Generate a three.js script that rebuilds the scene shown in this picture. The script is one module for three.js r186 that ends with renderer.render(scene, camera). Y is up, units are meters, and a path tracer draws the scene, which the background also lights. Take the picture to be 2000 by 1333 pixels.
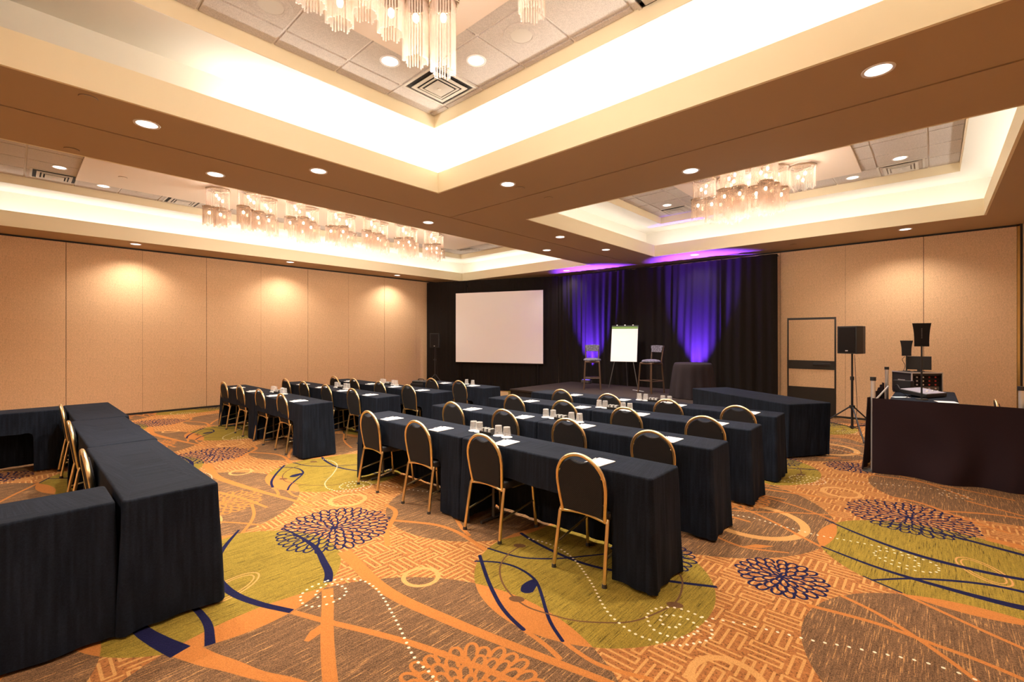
import * as THREE from 'three';
import { RoundedBoxGeometry } from 'three/addons/geometries/RoundedBoxGeometry.js';
import { mergeGeometries } from 'three/addons/utils/BufferGeometryUtils.js';
import { RectAreaLightUniformsLib } from 'three/addons/lights/RectAreaLightUniformsLib.js';

// ---------------------------------------------------------------- camera, exposure
const scene = new THREE.Scene();
scene.background = new THREE.Color(0x000000);
const camera = new THREE.PerspectiveCamera(2 * Math.atan(666.5 / 897) * 180 / Math.PI, 2000 / 1333, 0.05, 60);
camera.position.set(0, 1.64, 0);
camera.rotation.set(0, 42.5 * Math.PI / 180, 0);
camera.setViewOffset(2000, 1333, 0, 5, 2000, 1333);
camera.updateProjectionMatrix();
scene.add(camera);
const renderer = new THREE.WebGLRenderer({ antialias: true });
renderer.toneMapping = THREE.LinearToneMapping;
renderer.toneMappingExposure = 1.5;
renderer.shadowMap.enabled = true;
RectAreaLightUniformsLib.init();

// light levels
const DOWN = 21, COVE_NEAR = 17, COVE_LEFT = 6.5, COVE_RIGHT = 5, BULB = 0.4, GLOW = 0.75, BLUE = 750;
const WARM = new THREE.Color(1.0, 0.90, 0.80), COOL = new THREE.Color(1.0, 0.97, 0.92), BULBC = new THREE.Color(1.0, 0.88, 0.77);

// ---------------------------------------------------------------- helpers
let seed = 7;
const rnd = () => { seed = (seed * 1664525 + 1013904223) >>> 0; return seed / 4294967296; };
const used = {};
function numbered(n) { const k = used[n] = (used[n] ?? -1) + 1; return k ? n + '_' + String(k).padStart(3, '0') : n; }
const lin = (r, g, b) => new THREE.Color().setRGB(r, g, b);
const soft = (c, rough = 0.9, o = {}) => new THREE.MeshPhysicalMaterial({ color: c, roughness: rough, metalness: 0, specularIntensity: 0.2, ...o });
const mat = (c, rough = 0.85, o = {}) => new THREE.MeshStandardMaterial({ color: c, roughness: rough, metalness: 0, ...o });
function mesh(name, geo, m, parent, pos) {
  const o = new THREE.Mesh(Array.isArray(geo) ? merge(geo) : geo, m); o.name = name; o.castShadow = o.receiveShadow = true;
  if (pos) o.position.set(...pos);
  if (parent) parent.add(o);
  return o;
}
function merge(gs) { return mergeGeometries(gs.map((g) => { const q = g.index ? g.toNonIndexed() : g; for (const k of Object.keys(q.attributes)) if (!['position', 'normal', 'uv'].includes(k)) q.deleteAttribute(k); return q; })); }
function top(o, name, label, category, group, kind) {
  o.name = numbered(name); o.userData = kind ? { kind } : {};
  if (label) o.userData.label = label;
  if (category) o.userData.category = category;
  if (group) o.userData.group = group;
  scene.add(o); return o;
}
function thing(name, label, category, [x, y, z] = [0, 0, 0], turn = 0, group) {
  const o = new THREE.Group(); o.position.set(x, y, z); o.rotation.y = turn; return top(o, name, label, category, group);
}
const structure = (name, geo, m, label, category) => { const o = mesh(name, geo, m); return top(o, name, label, category, null, 'structure'); };
const structGroup = (name, label, category) => top(new THREE.Group(), name, label, category, null, 'structure');
const box = (w, h, d, x = 0, y = 0, z = 0) => new THREE.BoxGeometry(w, h, d).translate(x, y, z);
const span = (x0, x1, y0, y1, z0, z1) => box(Math.abs(x1 - x0), Math.abs(y1 - y0), Math.abs(z1 - z0), (x0 + x1) / 2, (y0 + y1) / 2, (z0 + z1) / 2);
const rbox = (w, h, d, r, x = 0, y = 0, z = 0, s = 2) => new RoundedBoxGeometry(w, h, d, s, r).translate(x, y, z);
const cyl = (r0, r1, h, n = 16, x = 0, y = 0, z = 0, open = false) => new THREE.CylinderGeometry(r0, r1, h, n, 1, open).translate(x, y, z);
const V = (x, y, z) => new THREE.Vector3(x, y, z);
function bar(a, b, r, n = 8) {  // round bar between two points
  const A = V(...a), B = V(...b), d = B.clone().sub(A), g = new THREE.CylinderGeometry(r, r, d.length(), n);
  g.applyQuaternion(new THREE.Quaternion().setFromUnitVectors(V(0, 1, 0), d.normalize())); return g.translate((A.x + B.x) / 2, (A.y + B.y) / 2, (A.z + B.z) / 2);
}
const tube = (pts, r, n = 40, rad = 8) => new THREE.TubeGeometry(new THREE.CatmullRomCurve3(pts.map((p) => V(...p)), false, 'catmullrom', 0.3), n, r, rad);
function metricUV(g, ax = 0, ay = 1, k = 1) { const p = g.attributes.position, u = g.attributes.uv; for (let i = 0; i < p.count; i++) u.setXY(i, p.getComponent(i, ax) * k, p.getComponent(i, ay) * k); return g; }

// ---------------------------------------------------------------- textures
function hash(x, y) { let h = Math.imul(x, 374761393) + Math.imul(y, 668265263) | 0; h = Math.imul(h ^ (h >>> 13), 1274126177); return ((h ^ (h >>> 16)) >>> 0) / 4294967296; }
function vnoise(x, y, px, py) {  // periodic value noise
  const xi = Math.floor(x), yi = Math.floor(y), fx = x - xi, fy = y - yi, w = (a, n) => ((a % n) + n) % n;
  const s = fx * fx * (3 - 2 * fx), t = fy * fy * (3 - 2 * fy), x0 = w(xi, px), x1 = w(xi + 1, px), y0 = w(yi, py), y1 = w(yi + 1, py);
  return (hash(x0, y0) * (1 - s) + hash(x1, y0) * s) * (1 - t) + (hash(x0, y1) * (1 - s) + hash(x1, y1) * s) * t;
}
function dataTex(n, f, srgb = true) {
  const d = new Uint8Array(n * n * 4);
  for (let y = 0; y < n; y++) for (let x = 0; x < n; x++) { const c = f(x, y), i = (y * n + x) * 4; d[i] = c[0]; d[i + 1] = c[1]; d[i + 2] = c[2]; d[i + 3] = 255; }
  const t = new THREE.DataTexture(d, n, n); t.wrapS = t.wrapT = THREE.RepeatWrapping; t.magFilter = THREE.LinearFilter; t.minFilter = THREE.LinearMipmapLinearFilter;
  if (srgb) t.colorSpace = THREE.SRGBColorSpace; t.needsUpdate = true; return t;
}
const grey = (v) => { v = Math.max(0, Math.min(255, v)); return [v, v, v]; };

// carpet: one repeat of the woven pattern, 3.66 m square, drawn in metres
const P = 3.66;
function carpetTextures() {
  const N = 2048, K = N / P, cv = document.createElement('canvas'); cv.width = cv.height = N;
  const c = cv.getContext('2d'); c.scale(K, K); c.lineCap = 'round'; c.lineJoin = 'round';
  const BASE = '#a3693a', TANL = '#c99457', SOLID = '#b9753a', BROWN = '#75573c', GREEN = '#8d762e', NAVY = '#1b1a3c', CREAM = '#ecd8ba', RING = '#cb9558', THIN = '#67482f';
  const every = (f) => { for (let i = -1; i <= 2; i++) for (let j = -1; j <= 3; j++) { c.save(); c.translate(i * P, j * P); f(); c.restore(); } };
  const line = (pts, w, col) => every(() => {
    c.strokeStyle = col; c.lineWidth = w; c.beginPath(); c.moveTo(...pts[0]);
    for (let k = 1; k < pts.length - 1; k++) c.quadraticCurveTo(...pts[k], (pts[k][0] + pts[k + 1][0]) / 2, (pts[k][1] + pts[k + 1][1]) / 2);
    c.lineTo(...pts[pts.length - 1]); c.stroke();
  });
  const smooth = (pts, n) => { const cu = new THREE.CatmullRomCurve3(pts.map((p) => V(p[0], 0, p[1]))); return cu.getSpacedPoints(n).map((p) => [p.x, p.z]); };
  const swell = (pts, w0, wm, w1, col) => { const q = smooth(pts, 60), L = [], R = []; q.forEach((p, k) => { const a = q[Math.max(0, k - 1)], b = q[Math.min(60, k + 1)], dx = b[0] - a[0], dz = b[1] - a[1], l = Math.hypot(dx, dz), t = k / 60, w = (t < 0.5 ? w0 + (wm - w0) * t * 2 : wm + (w1 - wm) * (t - 0.5) * 2) / 2; L.push([p[0] - dz / l * w, p[1] + dx / l * w]); R.unshift([p[0] + dz / l * w, p[1] - dx / l * w]); }); every(() => { c.fillStyle = col; c.beginPath(); [...L, ...R].forEach((p, k) => k ? c.lineTo(...p) : c.moveTo(...p)); c.closePath(); c.fill(); }); };
  const dots = (pts, step = 0.042, s = 0.0088) => { const cu = new THREE.CatmullRomCurve3(pts.map((p) => V(p[0], 0, p[1]))), n = Math.round(cu.getLength() / step); cu.getSpacedPoints(n).forEach((p) => every(() => { c.fillStyle = CREAM; c.beginPath(); c.arc(p.x, p.z, s, 0, 7); c.fill(); })); };
  const disc = (x, z, r, col) => every(() => { c.fillStyle = col; c.beginPath(); c.arc(x, z, r, 0, 7); c.fill(); });
  const ring = (x, z, rx, rz, w, col, rot = 0) => every(() => { c.strokeStyle = col; c.lineWidth = w; c.beginPath(); c.ellipse(x, z, rx, rz, rot, 0, 7); c.stroke(); });
  const lens = (a, b, col) => every(() => { for (let i = -1; i <= 1; i++) for (let j = -1; j <= 1; j++) { c.save(); c.beginPath(); c.arc(a[0], a[1], a[2], 0, 7); c.clip(); c.fillStyle = col; c.beginPath(); c.arc(b[0] + i * P, b[1] + j * P, b[2], 0, 7); c.fill(); c.restore(); } });
  const flower = (x, z, r, col, w) => every(() => {
    c.strokeStyle = col; c.lineWidth = w; c.save(); c.translate(x, z);
    const rings = Math.round(r / 0.1) + 1;
    for (let k = rings; k >= 1; k--) {
      const ro = r * k / rings, ri = ro - r / rings * 1.0, n = Math.max(6, Math.round(ro * 6.28 / 0.082));
      for (let q = 0; q < n; q++) {
        const t = (q + (k % 2) * 0.5 + (hash(q, k) - 0.5) * 0.3) / n * 6.2832, d = 2.75 / n, R = ro * (0.96 + 0.08 * hash(q + 9, k));
        c.beginPath(); c.moveTo(Math.cos(t - d) * ri, Math.sin(t - d) * ri);
        c.bezierCurveTo(Math.cos(t - d * 1.1) * (ri + R) / 2, Math.sin(t - d * 1.1) * (ri + R) / 2, Math.cos(t - d * 0.7) * R, Math.sin(t - d * 0.7) * R, Math.cos(t) * R, Math.sin(t) * R);
        c.bezierCurveTo(Math.cos(t + d * 0.7) * R, Math.sin(t + d * 0.7) * R, Math.cos(t + d * 1.1) * (ri + R) / 2, Math.sin(t + d * 1.1) * (ri + R) / 2, Math.cos(t + d) * ri, Math.sin(t + d) * ri); c.stroke();
      }
    }
    c.fillStyle = col; c.beginPath(); c.arc(0, 0, r * 0.075, 0, 7); c.fill(); c.restore();
  });
  // ground: key-shaped weave, squares of strokes that turn about
  c.fillStyle = BASE; c.fillRect(0, 0, P, P);
  const n = 20, s = P / n; c.lineWidth = 0.0145; c.strokeStyle = TANL;
  for (let i = 0; i < n; i++) for (let j = 0; j < n; j++) {
    c.save(); c.translate((i + 0.5) * s, (j + 0.5) * s); if ((i + j) % 2) c.rotate(Math.PI / 2);
    const a = s * 0.56, g = s * 0.25, k = hash(i, j) > 0.5 ? 1 : -1; c.beginPath();
    c.moveTo(-1.5 * g, k * a * 0.9); c.lineTo(-1.5 * g, -k * a * 0.8); c.lineTo(-0.5 * g, -k * a * 0.8); c.lineTo(-0.5 * g, k * a * 0.8); c.moveTo(0.5 * g, -k * a * 0.9); c.lineTo(0.5 * g, k * a * 0.8); c.lineTo(1.5 * g, k * a * 0.8); c.lineTo(1.5 * g, -k * a * 0.6); c.stroke(); c.restore();
  }
  const G1 = [1.876, 0.901, 0.812], G2 = [0.066, 2.70, 0.78], B1 = [1.85, 2.69, 1.215], B2 = [0.31, 0.535, 0.864];
  disc(...B1, BROWN); disc(...B2, BROWN); disc(...G1, GREEN); disc(...G2, GREEN);
  lens(G1, B1, SOLID); lens(G2, B1, SOLID); lens(G2, B2, SOLID); lens(G1, B2, SOLID);
  // rings
  ring(2.46, 2.785, 0.40, 0.40, 0.075, RING); ring(1.065, 1.755, 0.12, 0.115, 0.032, RING); ring(2.94, 1.35, 0.165, 0.17, 0.042, RING); ring(0.26, 2.69, 0.11, 0.21, 0.012, RING, -0.45); ring(0.26, 2.69, 0.085, 0.175, 0.01, RING, -0.45);
  // orange sweeps
  swell([[-3.34, -1.73], [-3.04, -1.69], [-2.78, -1.655], [-2.5, -1.655], [-2.14, -1.71], [-1.78, -1.78], [-1.42, -1.86], [-1.16, -1.92], [-0.8, -2.0]], 0.10, 0.075, 0.03, SOLID);
  swell([[-2.92, -1.4], [-2.75, -1.32], [-2.58, -1.235], [-2.4, -1.15], [-2.12, -1.03], [-1.7, -0.87], [-1.2, -0.8]], 0.07, 0.07, 0.03, SOLID);
  swell([[-2.83, -1.14], [-2.58, -1.24], [-2.33, -1.35], [-2.08, -1.45], [-1.83, -1.53], [-1.54, -1.61], [-1.1, -1.68]], 0.04, 0.045, 0.03, SOLID);
  swell([[-2.95, -0.6], [-2.73, -0.68], [-2.6, -0.74], [-2.41, -0.82], [-2.25, -0.91], [-1.9, -1.05]], 0.12, 0.06, 0.03, SOLID);
  swell([[-2.58, -1.22], [-2.54, -1.15], [-2.5, -1.08]], 0.02, 0.07, 0.03, SOLID);
  line([[-1.7, -1.95], [-1.55, -1.94], [-1.41, -1.9]], 0.03, SOLID); line([[-1.48, -2.02], [-1.32, -1.99], [-1.19, -2.0], [-1.0, -2.08]], 0.028, SOLID);
  line([[-3.95, -2.49], [-3.83, -2.5], [-3.69, -2.43], [-3.54, -2.27], [-3.42, -2.15], [-3.19, -2.02]], 0.045, SOLID);
  line([[-3.58, -2.33], [-3.4, -2.44], [-3.21, -2.54], [-3.0, -2.56], [-2.84, -2.54], [-2.57, -2.49]], 0.04, SOLID); line([[-3.4, -2.85], [-3.18, -2.73], [-3.02, -2.64], [-2.85, -2.58]], 0.035, SOLID);
  line([[-1.8, -4.75], [-1.5, -4.78], [-1.26, -4.74], [-1.01, -4.58], [-0.82, -4.43], [-0.65, -4.31]], 0.032, SOLID); line([[-1.75, -4.45], [-1.45, -4.63], [-1.22, -4.76], [-0.93, -5.01], [-0.68, -5.15]], 0.026, SOLID);
  line([[-1.27, -5.26], [-1.06, -5.22], [-0.82, -5.11], [-0.64, -4.98]], 0.028, SOLID); swell([[-1.45, -4.0], [-1.36, -3.96], [-1.23, -3.91], [-1.1, -3.89], [-0.94, -3.95], [-0.81, -4.02]], 0.025, 0.03, 0.02, SOLID); swell([[-1.1, -3.9], [-1.02, -3.98], [-0.93, -4.06]], 0.01, 0.07, 0.01, SOLID);
  line([[-0.56, -3.31], [-0.37, -3.35], [-0.2, -3.37], [0, -3.34], [0.2, -3.33], [0.6, -3.2]], 0.034, SOLID); line([[-0.42, -3.57], [-0.28, -3.52], [-0.13, -3.41], [0, -3.29], [0.11, -3.18], [0.3, -2.95]], 0.03, SOLID); line([[-0.15, -3.87], [0.03, -3.78], [0.19, -3.69], [0.5, -3.55], [0.9, -3.45]], 0.03, SOLID);
  // navy strokes
  line([[-2.52, -2.39], [-2.28, -2.22], [-2.12, -2.12], [-1.96, -2.03], [-1.83, -1.98], [-1.7, -1.95]], 0.026, NAVY);
  line([[-2.48, -2.31], [-2.39, -2.39], [-2.28, -2.44], [-2.17, -2.45], [-2.05, -2.43], [-1.96, -2.39], [-1.84, -2.29], [-1.71, -2.17], [-1.61, -2.09], [-1.48, -2.02]], 0.021, NAVY);
  every(() => { c.fillStyle = NAVY; c.beginPath(); c.moveTo(-2.0, -2.42); c.quadraticCurveTo(-2.045, -2.3, -1.97, -2.235); c.quadraticCurveTo(-1.92, -2.22, -1.905, -2.28); c.lineTo(-1.945, -2.38); c.fill(); });
  line([[-2.56, -2.52], [-2.41, -2.54], [-2.26, -2.58], [-2.14, -2.67], [-2.03, -2.78], [-1.94, -2.91], [-1.84, -3.05]], 0.02, NAVY);
  line([[-2.55, -2.9], [-2.38, -2.85], [-2.15, -2.82], [-1.96, -2.81], [-1.79, -2.83], [-1.62, -2.89], [-1.35, -2.98], [-1.06, -3.14]], 0.03, NAVY);
  swell([[-4.38, -1.32], [-4.13, -1.15], [-3.91, -1.03], [-3.73, -0.97], [-3.52, -0.95], [-3.29, -0.97], [-3.06, -1.04], [-2.84, -1.14]], 0.018, 0.055, 0.04, NAVY);
  swell([[-4.14, -1.59], [-3.81, -1.615], [-3.55, -1.61], [-3.29, -1.55], [-3.11, -1.5], [-3.0, -1.44]], 0.012, 0.04, 0.058, NAVY);
  swell([[-4.31, -0.66], [-3.99, -0.54], [-3.77, -0.5], [-3.32, -0.49], [-3.09, -0.54], [-2.9, -0.6]], 0.02, 0.05, 0.1, NAVY);
  swell([[-3.97, -0.28], [-3.77, -0.49], [-3.5, -0.68], [-3.33, -0.75], [-3.17, -0.765], [-3.04, -0.76], [-2.85, -0.72]], 0.018, 0.03, 0.05, NAVY);
  line([[-0.35, -3.97], [-0.15, -3.88]], 0.016, NAVY);
  // thin brown circle with two beads
  line(smooth([[-2.4, -2.71], [-2.38, -2.56], [-2.31, -2.4], [-2.21, -2.29], [-2.08, -2.2], [-1.95, -2.15], [-1.82, -2.13], [-1.69, -2.16], [-1.54, -2.21], [-1.4, -2.31], [-1.29, -2.42], [-1.22, -2.59], [-1.18, -2.77], [-1.19, -2.89], [-1.28, -3.12], [-1.4, -3.2]], 50), 0.012, THIN);
  for (const [x, z] of [[-2.41, -2.72], [-1.93, -2.15], [-1.17, -2.76]]) every(() => { c.fillStyle = THIN; c.beginPath(); c.ellipse(x, z, 0.05, 0.032, -0.5, 0, 7); c.fill(); });
  // flowers
  flower(3.5, 1.77, 0.46, NAVY, 0.015); flower(2.89, 0.08, 0.275, NAVY, 0.0155); flower(2.09, 0.36, 0.3, NAVY, 0.014); flower(2.1, 2.26, 0.37, SOLID, 0.02);
  // beaded lines
  dots([[-2.44, -2.87], [-2.27, -2.9], [-2.1, -2.88], [-1.94, -2.81], [-1.78, -2.7], [-1.64, -2.59], [-1.52, -2.48], [-1.41, -2.4], [-1.31, -2.36], [-1.22, -2.34], [-1.13, -2.35], [-1.08, -2.36], [-1.01, -2.4], [-0.94, -2.49], [-0.9, -2.57], [-0.91, -2.65], [-0.98, -2.73], [-1.08, -2.75], [-1.16, -2.73], [-1.23, -2.66], [-1.25, -2.55], [-1.22, -2.5], [-1.17, -2.45], [-1.1, -2.44], [-1.03, -2.47], [-0.99, -2.53], [-0.97, -2.59], [-0.99, -2.64], [-1.05, -2.67], [-1.13, -2.65], [-1.18, -2.6], [-1.16, -2.54], [-1.12, -2.52], [-1.08, -2.54], [-1.07, -2.59]], 0.04);
  dots([[-3.02, -1.43], [-3.02, -1.33], [-2.97, -1.25], [-2.87, -1.22], [-2.79, -1.25], [-2.75, -1.34], [-2.77, -1.44], [-2.83, -1.48], [-2.92, -1.47], [-2.98, -1.43], [-2.95, -1.35], [-2.88, -1.31], [-2.82, -1.38]]);
  dots([[-3.02, -1.45], [-2.96, -1.53], [-2.87, -1.6], [-2.73, -1.62], [-2.56, -1.59], [-2.39, -1.54], [-2.23, -1.49], [-2.09, -1.44], [-2.0, -1.41], [-1.9, -1.39], [-1.83, -1.39], [-1.7, -1.36]], 0.045);
  dots([[-1.41, -4.51], [-1.25, -4.57], [-1.12, -4.57], [-1.02, -4.55], [-0.85, -4.55], [-0.73, -4.54], [-0.45, -4.6], [-0.23, -4.62], [-0.12, -4.59], [0, -4.54], [0.03, -4.48], [0.02, -4.39], [-0.05, -4.33], [-0.12, -4.31], [-0.19, -4.31], [-0.27, -4.36], [-0.33, -4.44], [-0.3, -4.54], [-0.21, -4.56], [-0.12, -4.53], [-0.07, -4.44], [-0.12, -4.37], [-0.2, -4.39], [-0.26, -4.42]], 0.045);
  dots([[-1.0, -2.75], [-0.8, -2.84], [-0.61, -2.9], [-0.48, -2.94], [-0.35, -3], [-0.22, -3.05], [0, -3.13], [0.18, -3.12], [0.27, -3.0], [0.18, -2.9], [0.05, -2.95], [0.1, -3.04], [0.18, -3.02]], 0.055);
  // yarn: streaks along z in the brown and green grounds, speckle everywhere
  const im = c.getImageData(0, 0, N, N), d = im.data;
  const near = (i, r, g, b) => Math.abs(d[i] - r) + Math.abs(d[i + 1] - g) + Math.abs(d[i + 2] - b) < 14;
  const bump = new Uint8Array(1024 * 1024 * 4);
  for (let y = 0; y < N; y++) for (let x = 0; x < N; x++) {
    const i = (y * N + x) * 4, sp = hash(x >> 1, y >> 1) - 0.5, fine = hash(x + 77, y + 13) - 0.5;
    let m = 1 + 0.15 * sp + 0.14 * fine, add = 0, gold = 0;
    const br = near(i, 0x75, 0x57, 0x3c), gr = near(i, 0x8d, 0x76, 0x2e), ba = near(i, 0xa3, 0x69, 0x3a);
    if (br || gr) {
      const a = vnoise(x / 2, y / 64, 1024, 32), b = vnoise(x / 2 + 31, y / 32 + 9, 1024, 64), patch = vnoise(x / 186.18, y / 227.56, 11, 9);
      const t = a * 0.6 + b * 0.4;
      if (br) { m += 0.34 * sp + (t - 0.5) * 0.45; if (t > 0.66 + 0.12 * (1 - patch)) { add = 44; gold = 1; } }
      else { m += (t - 0.5) * 0.34 + 0.14 * sp; if (t < 0.30 - 0.12 * patch) m *= 0.74; }
    } else if (ba) { const b = vnoise(x / 5.12, y / 5.12, 400, 400); m += 0.22 * (b - 0.5); if (hash(x >> 2, (y >> 2) + 5) > 0.93) m *= 0.72; }
    d[i] = Math.min(255, d[i] * m + add); d[i + 1] = Math.min(255, d[i + 1] * m + add * 0.72); d[i + 2] = Math.min(255, d[i + 2] * m + add * 0.3 * gold);
    if (!(x & 1) && !(y & 1)) { const o = ((y >> 1) * 1024 + (x >> 1)) * 4, v = 255 * hash(x, y); bump[o] = bump[o + 1] = bump[o + 2] = v; bump[o + 3] = 255; }
  }
  c.putImageData(im, 0, 0);
  const t = new THREE.CanvasTexture(cv); t.flipY = false; t.wrapS = t.wrapT = THREE.RepeatWrapping; t.colorSpace = THREE.SRGBColorSpace; t.anisotropy = 8;
  const b = new THREE.DataTexture(bump, 1024, 1024); b.wrapS = b.wrapT = THREE.RepeatWrapping; b.magFilter = THREE.LinearFilter; b.needsUpdate = true;
  return [t, b];
}
const [carpetMap, carpetBump] = carpetTextures();
const weaveTex = dataTex(256, (x, y) => { const v = 226 + 34 * (vnoise(x / 2, y / 9, 128, 28) - 0.5) + 22 * (vnoise(x / 5, y / 2, 51, 128) - 0.5) + 16 * (hash(x, y) - 0.5); return grey(v); });
weaveTex.repeat.set(2.6, 2.6);
const clothTex = dataTex(256, (x, y) => grey(200 + 40 * (hash(x, y) - 0.5) + 60 * (vnoise(x / 3, y / 40, 85, 6) - 0.5) + 26 * (vnoise(x / 40, y / 40, 6, 6) - 0.5)));
const tileTex = dataTex(256, (x, y) => { const v = 222 + 24 * (hash(x, y) - 0.5) + 26 * (vnoise(x / 4, y / 4, 64, 64) - 0.5); return grey(hash(x >> 1, y >> 1) > 0.965 ? v * 0.8 : v); });
const vinylTex = dataTex(128, (x, y) => { const a = ((x >> 3) + (y >> 3)) & 1, e = (a ? x & 3 : y & 3) < 2 ? 1 : 0.62; return grey(215 * e + 25 * (hash(x, y) - 0.5)); });
const stoolTex = dataTex(128, (x, y) => { const v = vnoise(x / 5, y / 5, 25, 25) > 0.52 ? 1 : 0.62; return [150 * v + 30 * hash(x, y), 142 * v + 30 * hash(x, y), 158 * v + 30 * hash(x, y)]; });

// ---------------------------------------------------------------- materials
const M = {
  carpet: soft(lin(0.9, 0.9, 0.9), 0.97, { map: carpetMap, bumpMap: carpetBump, bumpScale: 0.003 }),
  wallFabric: mat(lin(0.87, 0.56, 0.31), 0.9, { map: weaveTex, bumpMap: weaveTex, bumpScale: 0.0008 }),
  gasket: mat(lin(0.02, 0.016, 0.012), 0.8), soffit: mat(lin(0.46, 0.325, 0.19), 0.9), track: mat(lin(0.14, 0.085, 0.04), 0.6),
  fascia: mat(lin(0.87, 0.76, 0.53), 0.8), cove: mat(lin(0.86, 0.82, 0.72), 0.85), tile: mat(lin(0.82, 0.73, 0.65), 0.95, { map: tileTex }), grid: mat(lin(0.78, 0.72, 0.66), 0.6), plate: mat(lin(0.80, 0.66, 0.54), 0.4),
  white: mat(lin(0.8, 0.78, 0.75), 0.5), black: mat(lin(0.016, 0.0145, 0.014), 0.5), matteBlack: soft(lin(0.022, 0.018, 0.017), 0.9),
  lens: mat(lin(0.9, 0.88, 0.85), 0.4, { emissive: lin(1, 0.86, 0.80), emissiveIntensity: 2.2 }),
  bulb: mat(lin(0.9, 0.85, 0.8), 0.4, { emissive: lin(1, 0.80, 0.56), emissiveIntensity: 5 }),
  coveLamp: mat(lin(0.9, 0.9, 0.86), 0.4, { emissive: lin(1, 0.93, 0.82), emissiveIntensity: 1.2 }),
  rod: new THREE.MeshPhysicalMaterial({ color: lin(0.93, 0.86, 0.80), roughness: 0.15, transmission: 0.78, thickness: 0, ior: 1.5 }),
  chrome: mat(lin(0.55, 0.46, 0.38), 0.22, { metalness: 1 }), gold: mat(lin(0.86, 0.69, 0.38), 0.3, { metalness: 1 }), foot: mat(lin(0.05, 0.045, 0.04), 0.7),
  vinyl: soft(lin(0.058, 0.056, 0.058), 0.7, { map: vinylTex, bumpMap: vinylTex, bumpScale: 0.0012 }), seat: mat(lin(0.028, 0.026, 0.027), 0.6),
  linen: soft(lin(0.0175, 0.0235, 0.038), 0.82, { map: clothTex, bumpMap: clothTex, bumpScale: 0.0006 }), board: mat(lin(0.28, 0.17, 0.09), 0.5), steel: mat(lin(0.12, 0.11, 0.1), 0.5, { metalness: 0.6 }),
  velour: soft(lin(0.015, 0.0115, 0.0095), 0.95), drape: soft(lin(0.022, 0.012, 0.014), 0.92), screen: mat(lin(0.93, 0.88, 0.86), 0.9), paper: mat(lin(0.86, 0.84, 0.82), 0.85), pen: mat(lin(0.7, 0.68, 0.64), 0.4),
  glass: new THREE.MeshPhysicalMaterial({ color: lin(0.97, 0.95, 0.92), roughness: 0.12, transmission: 0.78, thickness: 0, ior: 1.5, flatShading: true }),
  stage: soft(lin(0.034, 0.024, 0.020), 0.95), woodDark: mat(lin(0.07, 0.035, 0.018), 0.4), stoolFabric: mat(lin(0.42, 0.42, 0.46), 0.9, { map: stoolTex }), green: mat(lin(0.16, 0.30, 0.06), 0.6), alu: mat(lin(0.72, 0.70, 0.68), 0.35, { metalness: 0.7 }),
  carton: mat(lin(0.48, 0.30, 0.15), 0.85), red: mat(lin(0.55, 0.03, 0.02), 0.4), ledBlue: mat(lin(0.1, 0.1, 0.3), 0.3, { emissive: lin(0.15, 0.08, 1), emissiveIntensity: 1.2 }), doorBlack: mat(lin(0.018, 0.014, 0.011), 0.4), mixer: mat(lin(0.30, 0.28, 0.34), 0.5), brass: mat(lin(0.75, 0.58, 0.25), 0.25, { metalness: 1 }), returnWall: mat(lin(0.62, 0.43, 0.25), 0.9), vent: mat(lin(0.62, 0.56, 0.48), 0.6), gasketGrey: mat(lin(0.16, 0.13, 0.11), 0.6),
};

// ---------------------------------------------------------------- room shell
const XL = -12.62, XR = 1.72, ZB = -11.52, ZF = 2.1, S = 3.575, HC = 4.25, HT = 4.40, FT = 3.84;
{ const g = new THREE.BoxGeometry(XR - XL + 0.6, 0.1, ZF - ZB + 0.6).translate((XL + XR) / 2, -0.05, (ZF + ZB) / 2); const p = g.attributes.position; for (let i = 0; i < p.count; i++) g.attributes.uv.setXY(i, p.getX(i) / P, p.getZ(i) / P); structure('floor', g, M.carpet, 'patterned orange, brown and olive carpet with navy flowers and sweeps', 'carpet'); }
function airwall(name, label, axis, at, out, ends, seams) {   // panels on a dark carrier; axis 'z': wall at x = at; out: direction into the room
  const w = structGroup(name, label, 'wall'), [a, b] = ends, put = (u0, u1, y0, y1, d0, d1) => axis === 'z' ? span(at + out * d0, at + out * d1, y0, y1, u0, u1) : span(u0, u1, y0, y1, at + out * d0, at + out * d1);
  mesh('carrier', put(a, b, 0, HT + 0.1, -0.2, -0.012), M.gasket, w);
  const cuts = [a, ...seams, b];
  for (let k = 0; k < cuts.length - 1; k++) { const g0 = k % 2 ? 0.004 : 0.002, g1 = k % 2 ? 0.002 : 0.004; const g = put(cuts[k] + g0, cuts[k + 1] - g1, 0.045, S - 0.035, -0.03, 0); mesh('panel', metricUV(g, axis === 'z' ? 2 : 0, 1), M.wallFabric, w); }
  mesh('sweep', put(a, b, 0.0, 0.04, -0.03, -0.003), M.gasket, w);
  return w;
}
const seamsL = []; for (let k = 9; k >= -2; k--) { const z = -0.737 - 1.19 * k; if (z > ZB + 0.1 && z < ZF - 0.1) seamsL.push(z); }
airwall('wall_left', 'tan fabric folding partition of tall panels on the left', 'z', XL, 1, [ZB - 0.2, ZF + 0.2], seamsL);
const wb = airwall('wall_back', 'tan fabric partition behind the stage drape and sound desk', 'x', ZB, 1, [XL - 0.2, 1.05], [-12.01, -10.82, -9.63, -8.44, -7.25, -6.06, -4.87, -3.68, -2.492, -1.319, -0.127]);
mesh('end_post', span(1.052, 1.085, 0, S - 0.035, ZB - 0.03, ZB + 0.03), M.brass, wb); mesh('end_panel', span(1.09, 1.115, 0, S, ZB - 0.03, ZB + 0.02), M.gasket, wb);
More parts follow.
